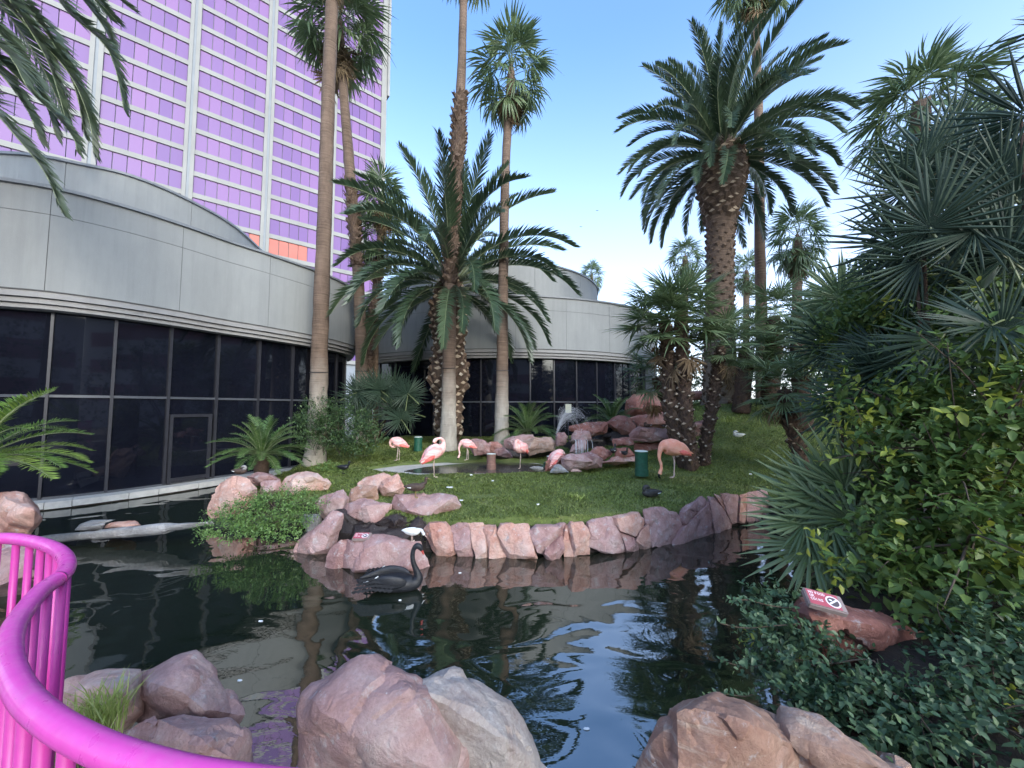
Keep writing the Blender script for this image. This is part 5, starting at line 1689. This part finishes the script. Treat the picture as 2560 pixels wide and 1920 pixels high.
# ------------------------------------------------------------------ railing
RZ = 1.59
rp = [(-170, 1395), (-90, 1356), (0, 1346), (61, 1350), (114, 1362), (151, 1380), (168, 1405), (163, 1429), (142, 1449), (102, 1478), (61, 1527), (32, 1575), (22, 1637), (37, 1698), (73, 1755), (134, 1807), (203, 1848), (285, 1885), (387, 1917), (488, 1942), (640, 1965), (850, 1990), (1100, 2030), (1400, 2070)]
RP = [atz(x, y, RZ) for x, y in rp]
rail = thing("railing", "bright magenta tubular railing curving along the walkway edge", "railing", (RP[10].x, RP[10].y, .58))
v, f = sweep([(p.x, p.y, p.z, .0255) for p in RP], 16, 6)
ob("top_rail", mesh("top_rail", v, f, M['rail'], True), rail)
v, f = sweep([(p.x, p.y, .70, .016) for p in RP], 10, 6)
ob("bottom_rail", mesh("bottom_rail", v, f, M['picket'], True), rail)
rpath = catmull([tuple(p) for p in RP], 8); rs = np.concatenate([[0], np.cumsum(np.linalg.norm(np.diff(rpath, axis=0), axis=1))])
v, f = sweep([(0, 0, .60 - RZ - 0, .0135), (0, 0, -.012, .0135)], 10, 1)
pk = mesh("picket", v, f, M['picket'], True)
s = .04
while s < rs[-1]:
    x, y = [np.interp(s, rs, rpath[:, k]) for k in (0, 1)]
    o = ob("picket", pk, rail, False); o.location = Vector((x, y, RZ)) - rail.location
    s += .098
xj, yj = RP[8].x, RP[8].y
j = RP[8]; k_ = RP[9]
dv = (k_ - j).normalized()
v, f = sweep([(*(j - dv * .006), .0262), (*(j + dv * .006), .0262)], 16, 1); ob("rail_joint", mesh("rail_joint", v, f, M['picket'], True), rail)


# ------------------------------------------------------------------ bollards and signs
def bollard(label, x, y, D, h, r, mt, group="short cylindrical lights on the lawn"):
    c = at(x, y, D)
    root = thing("bollard_light", label, "bollard light", tuple(c), 0, group)
    def lathe(prof, mt_, nm):
        mb = MB(); n = 22; vs = []
        for (rr_, z) in prof:
            vs += [(rr_ * math.cos(2 * math.pi * k / n), rr_ * math.sin(2 * math.pi * k / n), z) for k in range(n)]
        fs = [(i * n + k, i * n + (k + 1) % n, (i + 1) * n + (k + 1) % n, (i + 1) * n + k) for i in range(len(prof) - 1) for k in range(n)]
        fs.append(tuple((len(prof) - 1) * n + k for k in range(n)))
        o = ob(nm, mesh(nm, vs, fs, mt_, True), root, False); o.data.set_sharp_from_angle(angle=R(35))
    lathe([(r * 1.06, -.12), (r * 1.06, .03), (r * .99, .035), (r, h * .9), (r * 1.02, h * .95), (r * .98, h * .955)], M[mt], "body")
    lathe([(r * .9, h * .94), (r * 1.03, h * .96), (r * 1.03, h * .985), (r * .85, h), (r * .2, h * 1.01)], M['capwhite'], "cap")
    V, F = box(r * .98, r * 1.12, -.015, .015, h * .8, h * .88)
    ob("bracket", mesh("bracket", V, F, M[mt]), root, False)
    return root


bollard("green bollard light at the back left of the lawn, behind the first flamingos", 1045, 1126, 13.0, .46, .135, 'green')
bollard("green bollard light with chipped paint beside the grazing flamingo", 1604, 1176, 9.1, .46, .145, 'green')
bollard("brown bollard light standing in the shallow pool", 1228, 1163, 10.7, .32, .125, 'brownpost')
bollard("brown bollard light half hidden behind the rocks at the pool's right end", 1378, 1168, 10.4, .30, .12, 'brownpost')

FONT = {'N': ["1001", "1101", "1011", "1001", "1001"], 'O': ["0110", "1001", "1001", "1001", "0110"], 'F': ["1111", "1000", "1110", "1000", "1000"],
        'D': ["1110", "1001", "1001", "1001", "1110"], 'R': ["1110", "1001", "1110", "1010", "1001"], 'C': ["0111", "1000", "1000", "1000", "0111"],
        'I': ["0100", "0100", "0100", "0100", "0100"], 'S': ["0111", "1000", "0110", "0001", "1110"]}


def sign(label, x, y, D, rotz, tilt, w, roll=0., rk=None, lift=.03):
    """wedge sign lying on a rock: grey block, red printed face, NO FOOD / OR / COINS and a barred ring"""
    c = at(x, y, D) if rk is None else onrock(x, y, rk, at(x, y, D)) + Vector((0, 0, lift)); hgt = w * .58
    root = thing("warning_sign", label, "sign", tuple(c), rotz, "small red sign blocks lying on rocks")
    root.rotation_euler = (tilt, roll, rotz)
    bpy.context.view_layer.update()
    bm = bmesh.new()
    r = bmesh.ops.create_cube(bm, size=1); bmesh.ops.scale(bm, vec=(w, hgt, w * .2), verts=bm.verts)
    bmesh.ops.bevel(bm, geom=bm.edges[:], offset=w * .03, segments=2, affect='EDGES')
    me = bpy.data.meshes.new("block"); bm.to_mesh(me); bm.free(); me.materials.append(M['signgrey'])
    ob("block", me, root, False)
    z = w * .1
    V, F = box(-w * .45, w * .36, -hgt * .42, hgt * .42, z, z + w * .008)
    ob("face", mesh("face", V, F, M['signred']), root, False)
    mb = MB(); px = w * .0135; zt = z + w * .0085
    for li, word in enumerate(("NO FOOD", "OR", "COINS")):
        xx = -w * .40
        for ch in word:
            if ch == ' ': xx += px * 3; continue
            for r_, row in enumerate(FONT[ch]):
                for q, b in enumerate(row):
                    if b == '1':
                        x0 = xx + q * px; y0 = hgt * .34 - li * px * 8.3 - r_ * px * 1.25
                        mb.add(*box(x0, x0 + px * 1.02, y0 - px * 1.27, y0, zt - w * .002, zt + w * .003))
            xx += px * 4.9
    ob("lettering", mb.mesh("lettering", M['white']), root, False)
    cx, cy, ro, ri = w * .19, -hgt * .04, hgt * .33, hgt * .26
    mb = MB(); n = 28; vs = []
    for k in range(n):
        a = 2 * math.pi * k / n
        vs += [(cx + ri * math.cos(a), cy + ri * math.sin(a), zt + w * .003), (cx + ro * math.cos(a), cy + ro * math.sin(a), zt + w * .003)]
    mb.add(vs, [(2 * k, 2 * k + 1, (2 * k + 3) % (2 * n), (2 * k + 2) % (2 * n)) for k in range(n)])
    b = hgt * .03; s_ = ri * .74
    mb.add([(cx - s_ - b, cy - s_ * .8 + b, zt + w * .003), (cx - s_ + b, cy - s_ * .8 - b, zt + w * .003), (cx + s_ + b, cy + s_ * .8 - b, zt + w * .003), (cx + s_ - b, cy + s_ * .8 + b, zt + w * .003)], [(0, 1, 2, 3)])
    ob("barred_ring", mb.mesh("barred_ring", M['white']), root, False)
    mb = MB()
    vs = [(cx + ri * .97 * math.cos(2 * math.pi * k / 20), cy + ri * .97 * math.sin(2 * math.pi * k / 20), zt) for k in range(20)]
    mb.add(vs, [tuple(range(20))])
    o = ob("ring_field", mb.mesh("ring_field", M['signdark']), root, False)
    mb = MB(); mb.add([(cx - ri * .35 + ri * .3 * math.cos(k), cy + ri * .35 + ri * .22 * math.sin(k), zt + w * .0015) for k in np.linspace(0, 5.6, 8)], [tuple(range(8))])
    ob("pictogram", mb.mesh("pictogram", M['white']), root, False)
    return root


sign("small red sign block on the wet pink slab, above the black swan", 905, 1356, 5.45, 0, R(20), .235, rk='broad wet pink slab', lift=.05)
sign("larger tilted red sign block on the dark red boulder among the vines", 2060, 1505, 2.78, R(-14), R(28), .235, R(10))


# ------------------------------------------------------------------ birds
def stations(lst): return [(x, 0, z, *r) for x, z, *r in lst]


def legs(root, feet, mt, r=.009, hip_z=.46, knee=None):
    for (x0, y0, x1, y1, zk) in feet:
        kx = (x0 + x1) / 2 - .02
        v, f = sweep([(x0, y0, hip_z, r * 2.2), (x0 * .6 + kx * .4, y0, (hip_z + zk) / 2, r * 1.1), (kx, (y0 + y1) / 2, zk, r * 1.7), ((kx + x1) / 2, y1, zk * .5, r), (x1, y1, .015, r), (x1 + .05, y1, .004, r * .9, r * .5), (x1 + .085, y1, .002, r * .6, r * .3)], 7, 4)
        ob("leg", mesh("leg", v, f, mt, True), root, False)


def flamingo(label, x, y, D, rot, pose, mt='fl_pale', s=1., zoff=0., one_leg=False, tilt=0.):
    p = at(x, y, D)
    root = thing("flamingo", label, "flamingo", (p.x, p.y, p.z + zoff), R(rot), "flamingos around the shallow pool", s)
    body = [(-.33, .43, .012, .010), (-.28, .46, .060, .040), (-.19, .52, .125, .115), (-.07, .575, .160, .165), (.05, .60, .155, .165), (.14, .62, .110, .12)]
    if pose == 'back':      # neck folded up and back with the head laid on the back
        neck = [(.205, .68, .055, .060), (.225, .76, .036, .036), (.19, .83, .030, .030), (.12, .85, .029, .029), (.07, .84, .038, .040), (.035, .82, .040, .044), (.005, .79, .026, .030)]
        bill = [(.02, .805, .022, .024), (-.01, .775, .020, .022), (-.035, .735, .015, .015), (-.03, .71, .005, .005)]
    elif pose == 'graze':
        neck = [(.21, .58, .06, .065), (.255, .48, .038, .04), (.265, .38, .031, .031), (.245, .29, .027, .028), (.245, .20, .026, .028), (.27, .13, .036, .036), (.29, .085, .033, .035)]
        bill = [(.285, .09, .022, .024), (.31, .055, .020, .022), (.295, .02, .014, .015), (.27, .01, .005, .005)]
    elif pose == 'preen':   # head buried low at the breast
        neck = [(.20, .59, .055, .06), (.215, .51, .036, .036), (.17, .45, .030, .030), (.10, .43, .029, .029), (.04, .44, .035, .035), (.0, .45, .03, .03)]
        bill = [(.01, .445, .02, .02), (-.04, .43, .016, .018), (-.07, .41, .006, .006)]
    else:                   # tucked: head hidden in the back feathers
        neck = [(.18, .68, .055, .055), (.18, .745, .040, .040), (.12, .775, .034, .034), (.05, .77, .036, .036), (.0, .75, .032, .032)]
        bill = [(.0, .75, .02, .02), (-.05, .74, .012, .012)]
    v, f = sweep(stations(body + neck), 14, 5, planar=(0, 1, 0))
    if tilt:
        rotm = Matrix.Rotation(R(tilt), 4, 'Y'); piv = Vector((0, 0, .55)); v = [piv + rotm @ (Vector(q) - piv) for q in v]
    ob("body", mesh("body", v, f, M[mt], True), root, False)
    v, f = sweep(stations(bill), 8, 3, planar=(0, 1, 0))
    if tilt: v = [piv + rotm @ (Vector(q) - piv) for q in v]
    ob("bill", mesh("bill", v, f, M['black'], True), root, False)
    for sg in (-1, 1):
        # folded wing: overlapping feather rows
        mb = MB(); rr = random.Random(3)
        st = [(-.37, sg * .030, .42, .012, .02), (-.27, sg * .085, .485, .028, .075), (-.13, sg * .13, .56, .04, .13), (.01, sg * .138, .60, .04, .13), (.12, sg * .11, .62, .025, .08)]
        v, f = sweep(st, 10, 4, planar=(0, 1, 0)); mb.add(v, f, 0)
        for k in range(16):
            u = k / 15; x0 = .08 - .34 * u; z0 = .65 - .14 * u + rr.uniform(-.09, .04)
            l = .11 + .04 * rr.random()
            mb.add([(x0, sg * (.172 - .07 * u), z0), (x0 - l * .6, sg * (.182 - .08 * u), z0 - .028), (x0 - l, sg * (.160 - .08 * u), z0 - .075), (x0 - l * .5, sg * (.176 - .07 * u), z0 - .065)], [(0, 1, 2, 3)], 1 if k in (5, 8, 11, 13) else 0)
        if tilt: mb.v = [tuple(piv + rotm @ (Vector(q) - piv)) for q in mb.v]
        ob("wing", mb.mesh("wing", [M['fl_wing'] if mt == 'fl_pale' else M[mt], M['fl_red']], True), root, False)
        st = [(-.37, sg * .045, .405, .012, .016), (-.27, sg * .105, .45, .022, .04), (-.16, sg * .150, .49, .022, .055), (-.07, sg * .165, .53, .008, .02)]
        v, f = sweep(st, 8, 3, planar=(0, 1, 0))
        if tilt: v = [piv + rotm @ (Vector(q) - piv) for q in v]
        ob("red_covert", mesh("red_covert", v, f, M['fl_red'], True), root, False)
    if one_leg: legs(root, [(-.02, .02, -.03, .0, .29)], M['fl_leg'])
    else: legs(root, [(-.02, .045, .0, .05, .29), (-.04, -.045, -.08, -.06, .28)], M['fl_leg'])
    return root


F_ = K
flamingo("flamingo with head tucked away on the grass left of the green bollard", 857 * F_, 994 * F_, 11.8, 195, 'preen', 'fl_pale', .93, 0, tilt=0)
flamingo("pale flamingo standing on one leg with its head laid back, nearest the camera", 941 * F_, 1031 * F_, 9.0, 25, 'back', 'fl_pale', 1.02, 0, True, tilt=-14)
flamingo("flamingo dipping its head at the pool's left end", 1007 * F_, 991 * F_, 11.0, 195, 'graze', 'fl_pale', .78, -.03)
flamingo("flamingo standing in the middle of the pool with head tucked", 1122 * F_, 1008 * F_, 10.6, 235, 'tuck', 'fl_pale', .98, -.05, True, tilt=-4)
flamingo("flamingo crouching low behind the red-mauve rock at the pool's right end", 1205 * F_, 1010 * F_, 10.25, 20, 'preen', 'fl_pale', .9, -.22, tilt=-25)
flamingo("flamingo almost hidden behind the pale-topped rock, only its back showing", 1262 * F_, 1010 * F_, 10.7, 200, 'tuck', 'fl_pale', .85, -.36)
flamingo("salmon flamingo grazing on the lawn between green bollard and fan palm trunks", 1452 * F_, 1031 * F_, 8.6, 185, 'graze', 'fl_salmon', 1.12, 0, tilt=4)


def duck(label, x, y, D, rot, s, mt, head=None, pose='stand', name="duck", cat="duck", group="ducks and small birds", bill='duckbill', legm='duckbill', tailup=0., rk=None):
    p = at(x, y, D) if rk is None else onrock(x, y, rk, at(x, y, D))
    root = thing(name, label, cat, tuple(p), R(rot), group, s)
    hz = {'stand': .10, 'sit': .02, 'swim': -.04, 'bend': .10}[pose]
    body = [(-.26, .13 + hz + tailup, .006, .004), (-.20, .12 + hz + tailup * .6, .035, .02), (-.12, .11 + hz, .075, .055), (0, .105 + hz, .092, .078), (.10, .12 + hz, .078, .07), (.155, .155 + hz, .045, .048)]
    if pose == 'bend': neck = [(.20, .15 + hz, .035, .035), (.235, .11 + hz, .03, .03), (.26, .07 + hz, .034, .034), (.28, .05 + hz, .02, .02)]; b = [(.275, .055 + hz, .012, .012), (.32, .01 + hz, .008, .006), (.335, -.01 + hz, .002, .002)]
    elif pose == 'sit': neck = [(.15, .21 + hz, .036, .036), (.11, .245 + hz, .038, .04), (.06, .24 + hz, .036, .036), (.02, .22 + hz, .015, .015)]; b = [(.03, .225 + hz, .014, .01), (-.04, .20 + hz, .014, .006)]
    else: neck = [(.185, .20 + hz, .032, .034), (.195, .25 + hz, .030, .032), (.205, .285 + hz, .038, .038), (.225, .295 + hz, .03, .03), (.245, .29 + hz, .012, .012)]; b = [(.235, .288 + hz, .016, .012), (.27, .278 + hz, .016, .007), (.30, .272 + hz, .010, .004)]
    v, f = sweep(stations(body), 14, 5, planar=(0, 1, 0)); ob("body", mesh("body", v, f, M[mt], True), root, False)
    v, f = sweep(stations([(.10, .15 + hz, .05, .05)] + neck), 12, 5, planar=(0, 1, 0)); ob("head", mesh("head", v, f, M[head or mt], True), root, False)
    v, f = sweep(stations(b), 8, 3, planar=(0, 1, 0)); ob("bill", mesh("bill", v, f, M[bill], True), root, False)
    for sg in (-1, 1):
        v, f = sweep([(-.25, sg * .02, .14 + hz, .006, .008), (-.14, sg * .072, .14 + hz, .012, .035), (0, sg * .09, .135 + hz, .014, .05), (.08, sg * .08, .14 + hz, .008, .03)], 8, 4, planar=(0, 1, 0))
        ob("wing", mesh("wing", v, f, M[mt], True), root, False)
        v, f = sweep([(-.18, sg * .078, .125 + hz, .004, .008), (-.10, sg * .098, .12 + hz, .004, .012)], 6, 3, planar=(0, 1, 0))
        if mt in ('duckdark', 'duckbrown') and name == 'duck': ob("wing_bar", mesh("wing_bar", v, f, M['birdwhite'], True), root, False)
        if pose in ('stand', 'bend'):
            v, f = sweep([(-.01, sg * .035, .07 + hz, .009), (-.01, sg * .035, .02, .006), (.0, sg * .035, .008, .007), (.04, sg * .035, .003, .018, .003)], 6, 3)
            ob("leg", mesh("leg", v, f, M[legm], True), root, False)
    return root


duck("brown duck standing on the big flat-topped boulder", 1040, 1252, 6.62, 10, .8, 'duckbrown', rk='big flat-topped boulder with')
duck("dark duck preening on the open lawn before the green bollard", 1627, 1250, 7.35, 195, .95, 'duckdark', pose='sit')
duck("mallard with dark head swimming in the shallow pool", 1345, 1178, 10.1, -5, .85, 'duckgrey', 'mallardhead', 'swim')
duck("dark duck on the pale flat stone, left one of the pair", 1534, 1142, 10.4, 60, .80, 'duckdark', rk='pale flat stone under the two')
duck("dark duck on the pale flat stone, right one of the pair, facing the camera", 1562, 1150, 10.3, -80, .70, 'duckdark', rk='pale flat stone under the two')
duck("dark duck resting on the flat mauve slab, left one", 1619, 1074, 11.7, 180, .62, 'duckbrown', pose='sit', rk='flat grey-mauve slab on')
duck("dark duck resting on the flat mauve slab by the palm trunks", 1664, 1072, 11.7, 0, .58, 'duckbrown', pose='sit', rk='flat grey-mauve slab on')
duck("brown and white duck asleep on the flat pale boulder by the channel", 600, 1190, 8.2, 0, .75, 'duckbrown', 'duckgrey', pose='sit', rk='flat pale boulder with a resting')
duck("small black bird walking on the lawn near the leftmost slim trunk", 858, 1184, 9.4, -8, .72, 'blackbird', name="blackbird", cat="bird", bill='black', legm='black', pose='stand')
duck("white bird bending over the edge of the wet pink slab", 1031, 1357, 5.75, -6, .62, 'birdwhite', name="white_bird", cat="bird", pose='bend', bill='fl_leg', legm='fl_leg', rk='broad wet pink slab')
duck("white bird sitting on the grassy rise left of the forked palm", 1846, 1096, 10.6, 170, .72, 'birdwhite', name="white_bird", cat="bird", pose='sit', bill='fl_leg')
for i, (x, y, D, lab) in enumerate(((1290, 455, 60, "highest of three tiny birds flying over the drum roof"), (1255, 490, 60, "middle one of three tiny birds flying over the drum roof"), (1222, 525, 60, "lowest of three tiny birds flying over the drum roof"))):
    p = at(x * K, y * K, D)
    v = [(-.30, 0, .08), (0, .08, 0), (.30, 0, .08), (0, -.10, 0), (0, 0, .03), (0, 0, -.05)]
    o = ob("flying_bird", mesh("flying_bird", v, [(0, 3, 4), (0, 4, 1), (2, 4, 3), (2, 1, 4), (0, 5, 3), (0, 1, 5), (2, 3, 5), (2, 5, 1)], M['blackbird']))
    o.location = p; tag(o, lab, "bird", "birds flying over the drum roof")

# black swan
p = at(985, 1478, 4.8)
sw = thing("black_swan", "black swan swimming past the sign rock", "swan", (p.x, p.y, 0), R(4), None, 1.0)
body = [(-.36, .12, .015, .008), (-.30, .105, .06, .03), (-.18, .085, .115, .075), (-.02, .085, .14, .10), (.14, .08, .125, .095), (.24, .085, .085, .085), (.285, .13, .055, .06), (.275, .20, .036, .04),
        (.235, .29, .029, .031), (.215, .38, .026, .028), (.222, .46, .025, .027), (.255, .51, .03, .033), (.29, .51, .034, .036), (.315, .48, .026, .028), (.325, .455, .014, .016)]
v, f = sweep(stations(body), 18, 5, planar=(0, 1, 0)); ob("body", mesh("body", v, f, M['swan'], True), sw, False)
v, f = sweep(stations([(.315, .475, .018, .02), (.335, .44, .014, .014), (.35, .41, .008, .008)]), 8, 3, planar=(0, 1, 0)); ob("bill", mesh("bill", v, f, M['redbill'], True), sw, False)
for sg in (-1, 1):
    mb = MB()
    v, f = sweep([(-.42, sg * .04, .13, .012, .014), (-.28, sg * .10, .14, .022, .045), (-.10, sg * .145, .15, .028, .085), (.08, sg * .135, .14, .024, .07), (.16, sg * .11, .12, .012, .03)], 12, 4, planar=(0, 1, 0)); mb.add(v, f)
    rr = random.Random(2)
    for r_ in range(4):
        for k in range(9):
            x0 = .10 - k * .05 - r_ * .02; z0 = .215 - r_ * .035 - abs(k - 4) * .006; y0 = sg * (.135 + .016 * r_ + .012)
            mb.add([(x0, y0, z0), (x0 - .04, y0 + sg * .006, z0 + .012), (x0 - .085, y0 + sg * .004, z0 - .012), (x0 - .05, y0 + sg * .01, z0 - .03)], [(0, 1, 2, 3)])
    ob("wing", mb.mesh("wing", M['swan'], True), sw, False)
    v, f = sweep([(-.37, sg * .06, .125, .004), (-.33, sg * .09, .14, .012, .009), (-.27, sg * .125, .165, .004)], 6, 3); ob("white_flight_feather", mesh("white_flight_feather", v, f, M['birdwhite'], True), sw, False)
    v, f = sweep([(-.20, sg * .14, .20, .003), (-.17, sg * .155, .215, .007), (-.15, sg * .15, .23, .003)], 6, 3); ob("white_flight_feather", mesh("white_flight_feather", v, f, M['birdwhite'], True), sw, False)
v, f = sweep(stations([(-.33, .10, .05, .02), (-.40, .12, .04, .01), (-.455, .135, .008, .004)]), 10, 3, planar=(0, 1, 0)); ob("tail", mesh("tail", v, f, M['swan'], True), sw, False)

# scraps on the lawn
for i, (x, y, s_, lab) in enumerate(((1124, 1219, .07, "white crescent-shaped scrap on the lawn below the one-legged flamingo"), (1178, 1188, .035, "tiny white feather at the pool's front edge"),
                                     (1232, 1203, .03, "tiny white feather on the lawn right of the crescent scrap"), (1153, 1252, .035, "white scrap on the grass behind the flat-topped boulder"), (1345, 1262, .025, "white speck low on the middle of the lawn"), (1876, 1186, .035, "white speck on the grassy rise below the white bird"))):
    z = .6
    for _ in range(6):
        q = atz(x, y, z); z = gz(q.x, q.y) + .035
    v = []
    for k in range(9):
        a = math.pi * (1 + k / 8); v += [(math.cos(a) * s_, math.sin(a) * s_ * .5, .01), (math.cos(a) * s_ * .8, math.sin(a) * s_ * .1, .02)]
    n = 9; v += [(a_, b_, c_ - .008) for a_, b_, c_ in v]
    f = [(2 * k, 2 * k + 2, 2 * k + 3, 2 * k + 1) for k in range(8)] + [(18 + 2 * k, 18 + 2 * k + 1, 18 + 2 * k + 3, 18 + 2 * k + 2) for k in range(8)]
    o = ob("white_scrap", mesh("white_scrap", v, f, M['birdwhite'])); o.location = q; tag(o, lab, "scrap", "white scraps and feathers on the grass")
for i, (x, y, s_, lab) in enumerate(((1466, 1820, .022, "white feather floating on the blue water right of the bottom centre boulders"), (1150, 1432, .02, "white feather floating just right of the black swan"),
                                     (1000, 1500, .018, "white speck floating below the black swan"), (652, 1552, .025, "pale feather floating in the open grey water on the left"), (600, 1700, .02, "pale scrap floating beside the left foreground boulders"))):
    q = atz(x, y, .006)
    v = []
    for k in range(9):
        a = math.pi * (1 + k / 8); v += [(math.cos(a) * s_, math.sin(a) * s_ * .6, .0), (math.cos(a) * s_ * .6, math.sin(a) * s_ * .05, .006)]
    v += [(a_, b_, c_ - .004) for a_, b_, c_ in v]
    f = [(2 * k, 2 * k + 2, 2 * k + 3, 2 * k + 1) for k in range(8)] + [(18 + 2 * k, 18 + 2 * k + 1, 18 + 2 * k + 3, 18 + 2 * k + 2) for k in range(8)]
    o = ob("floating_feather", mesh("floating_feather", v, f, M['birdwhite'])); o.location = q; tag(o, lab, "feather", "feathers floating on the pond")
print("objects", len(bpy.data.objects), "tris", sum(len(m.polygons) for m in bpy.data.meshes))
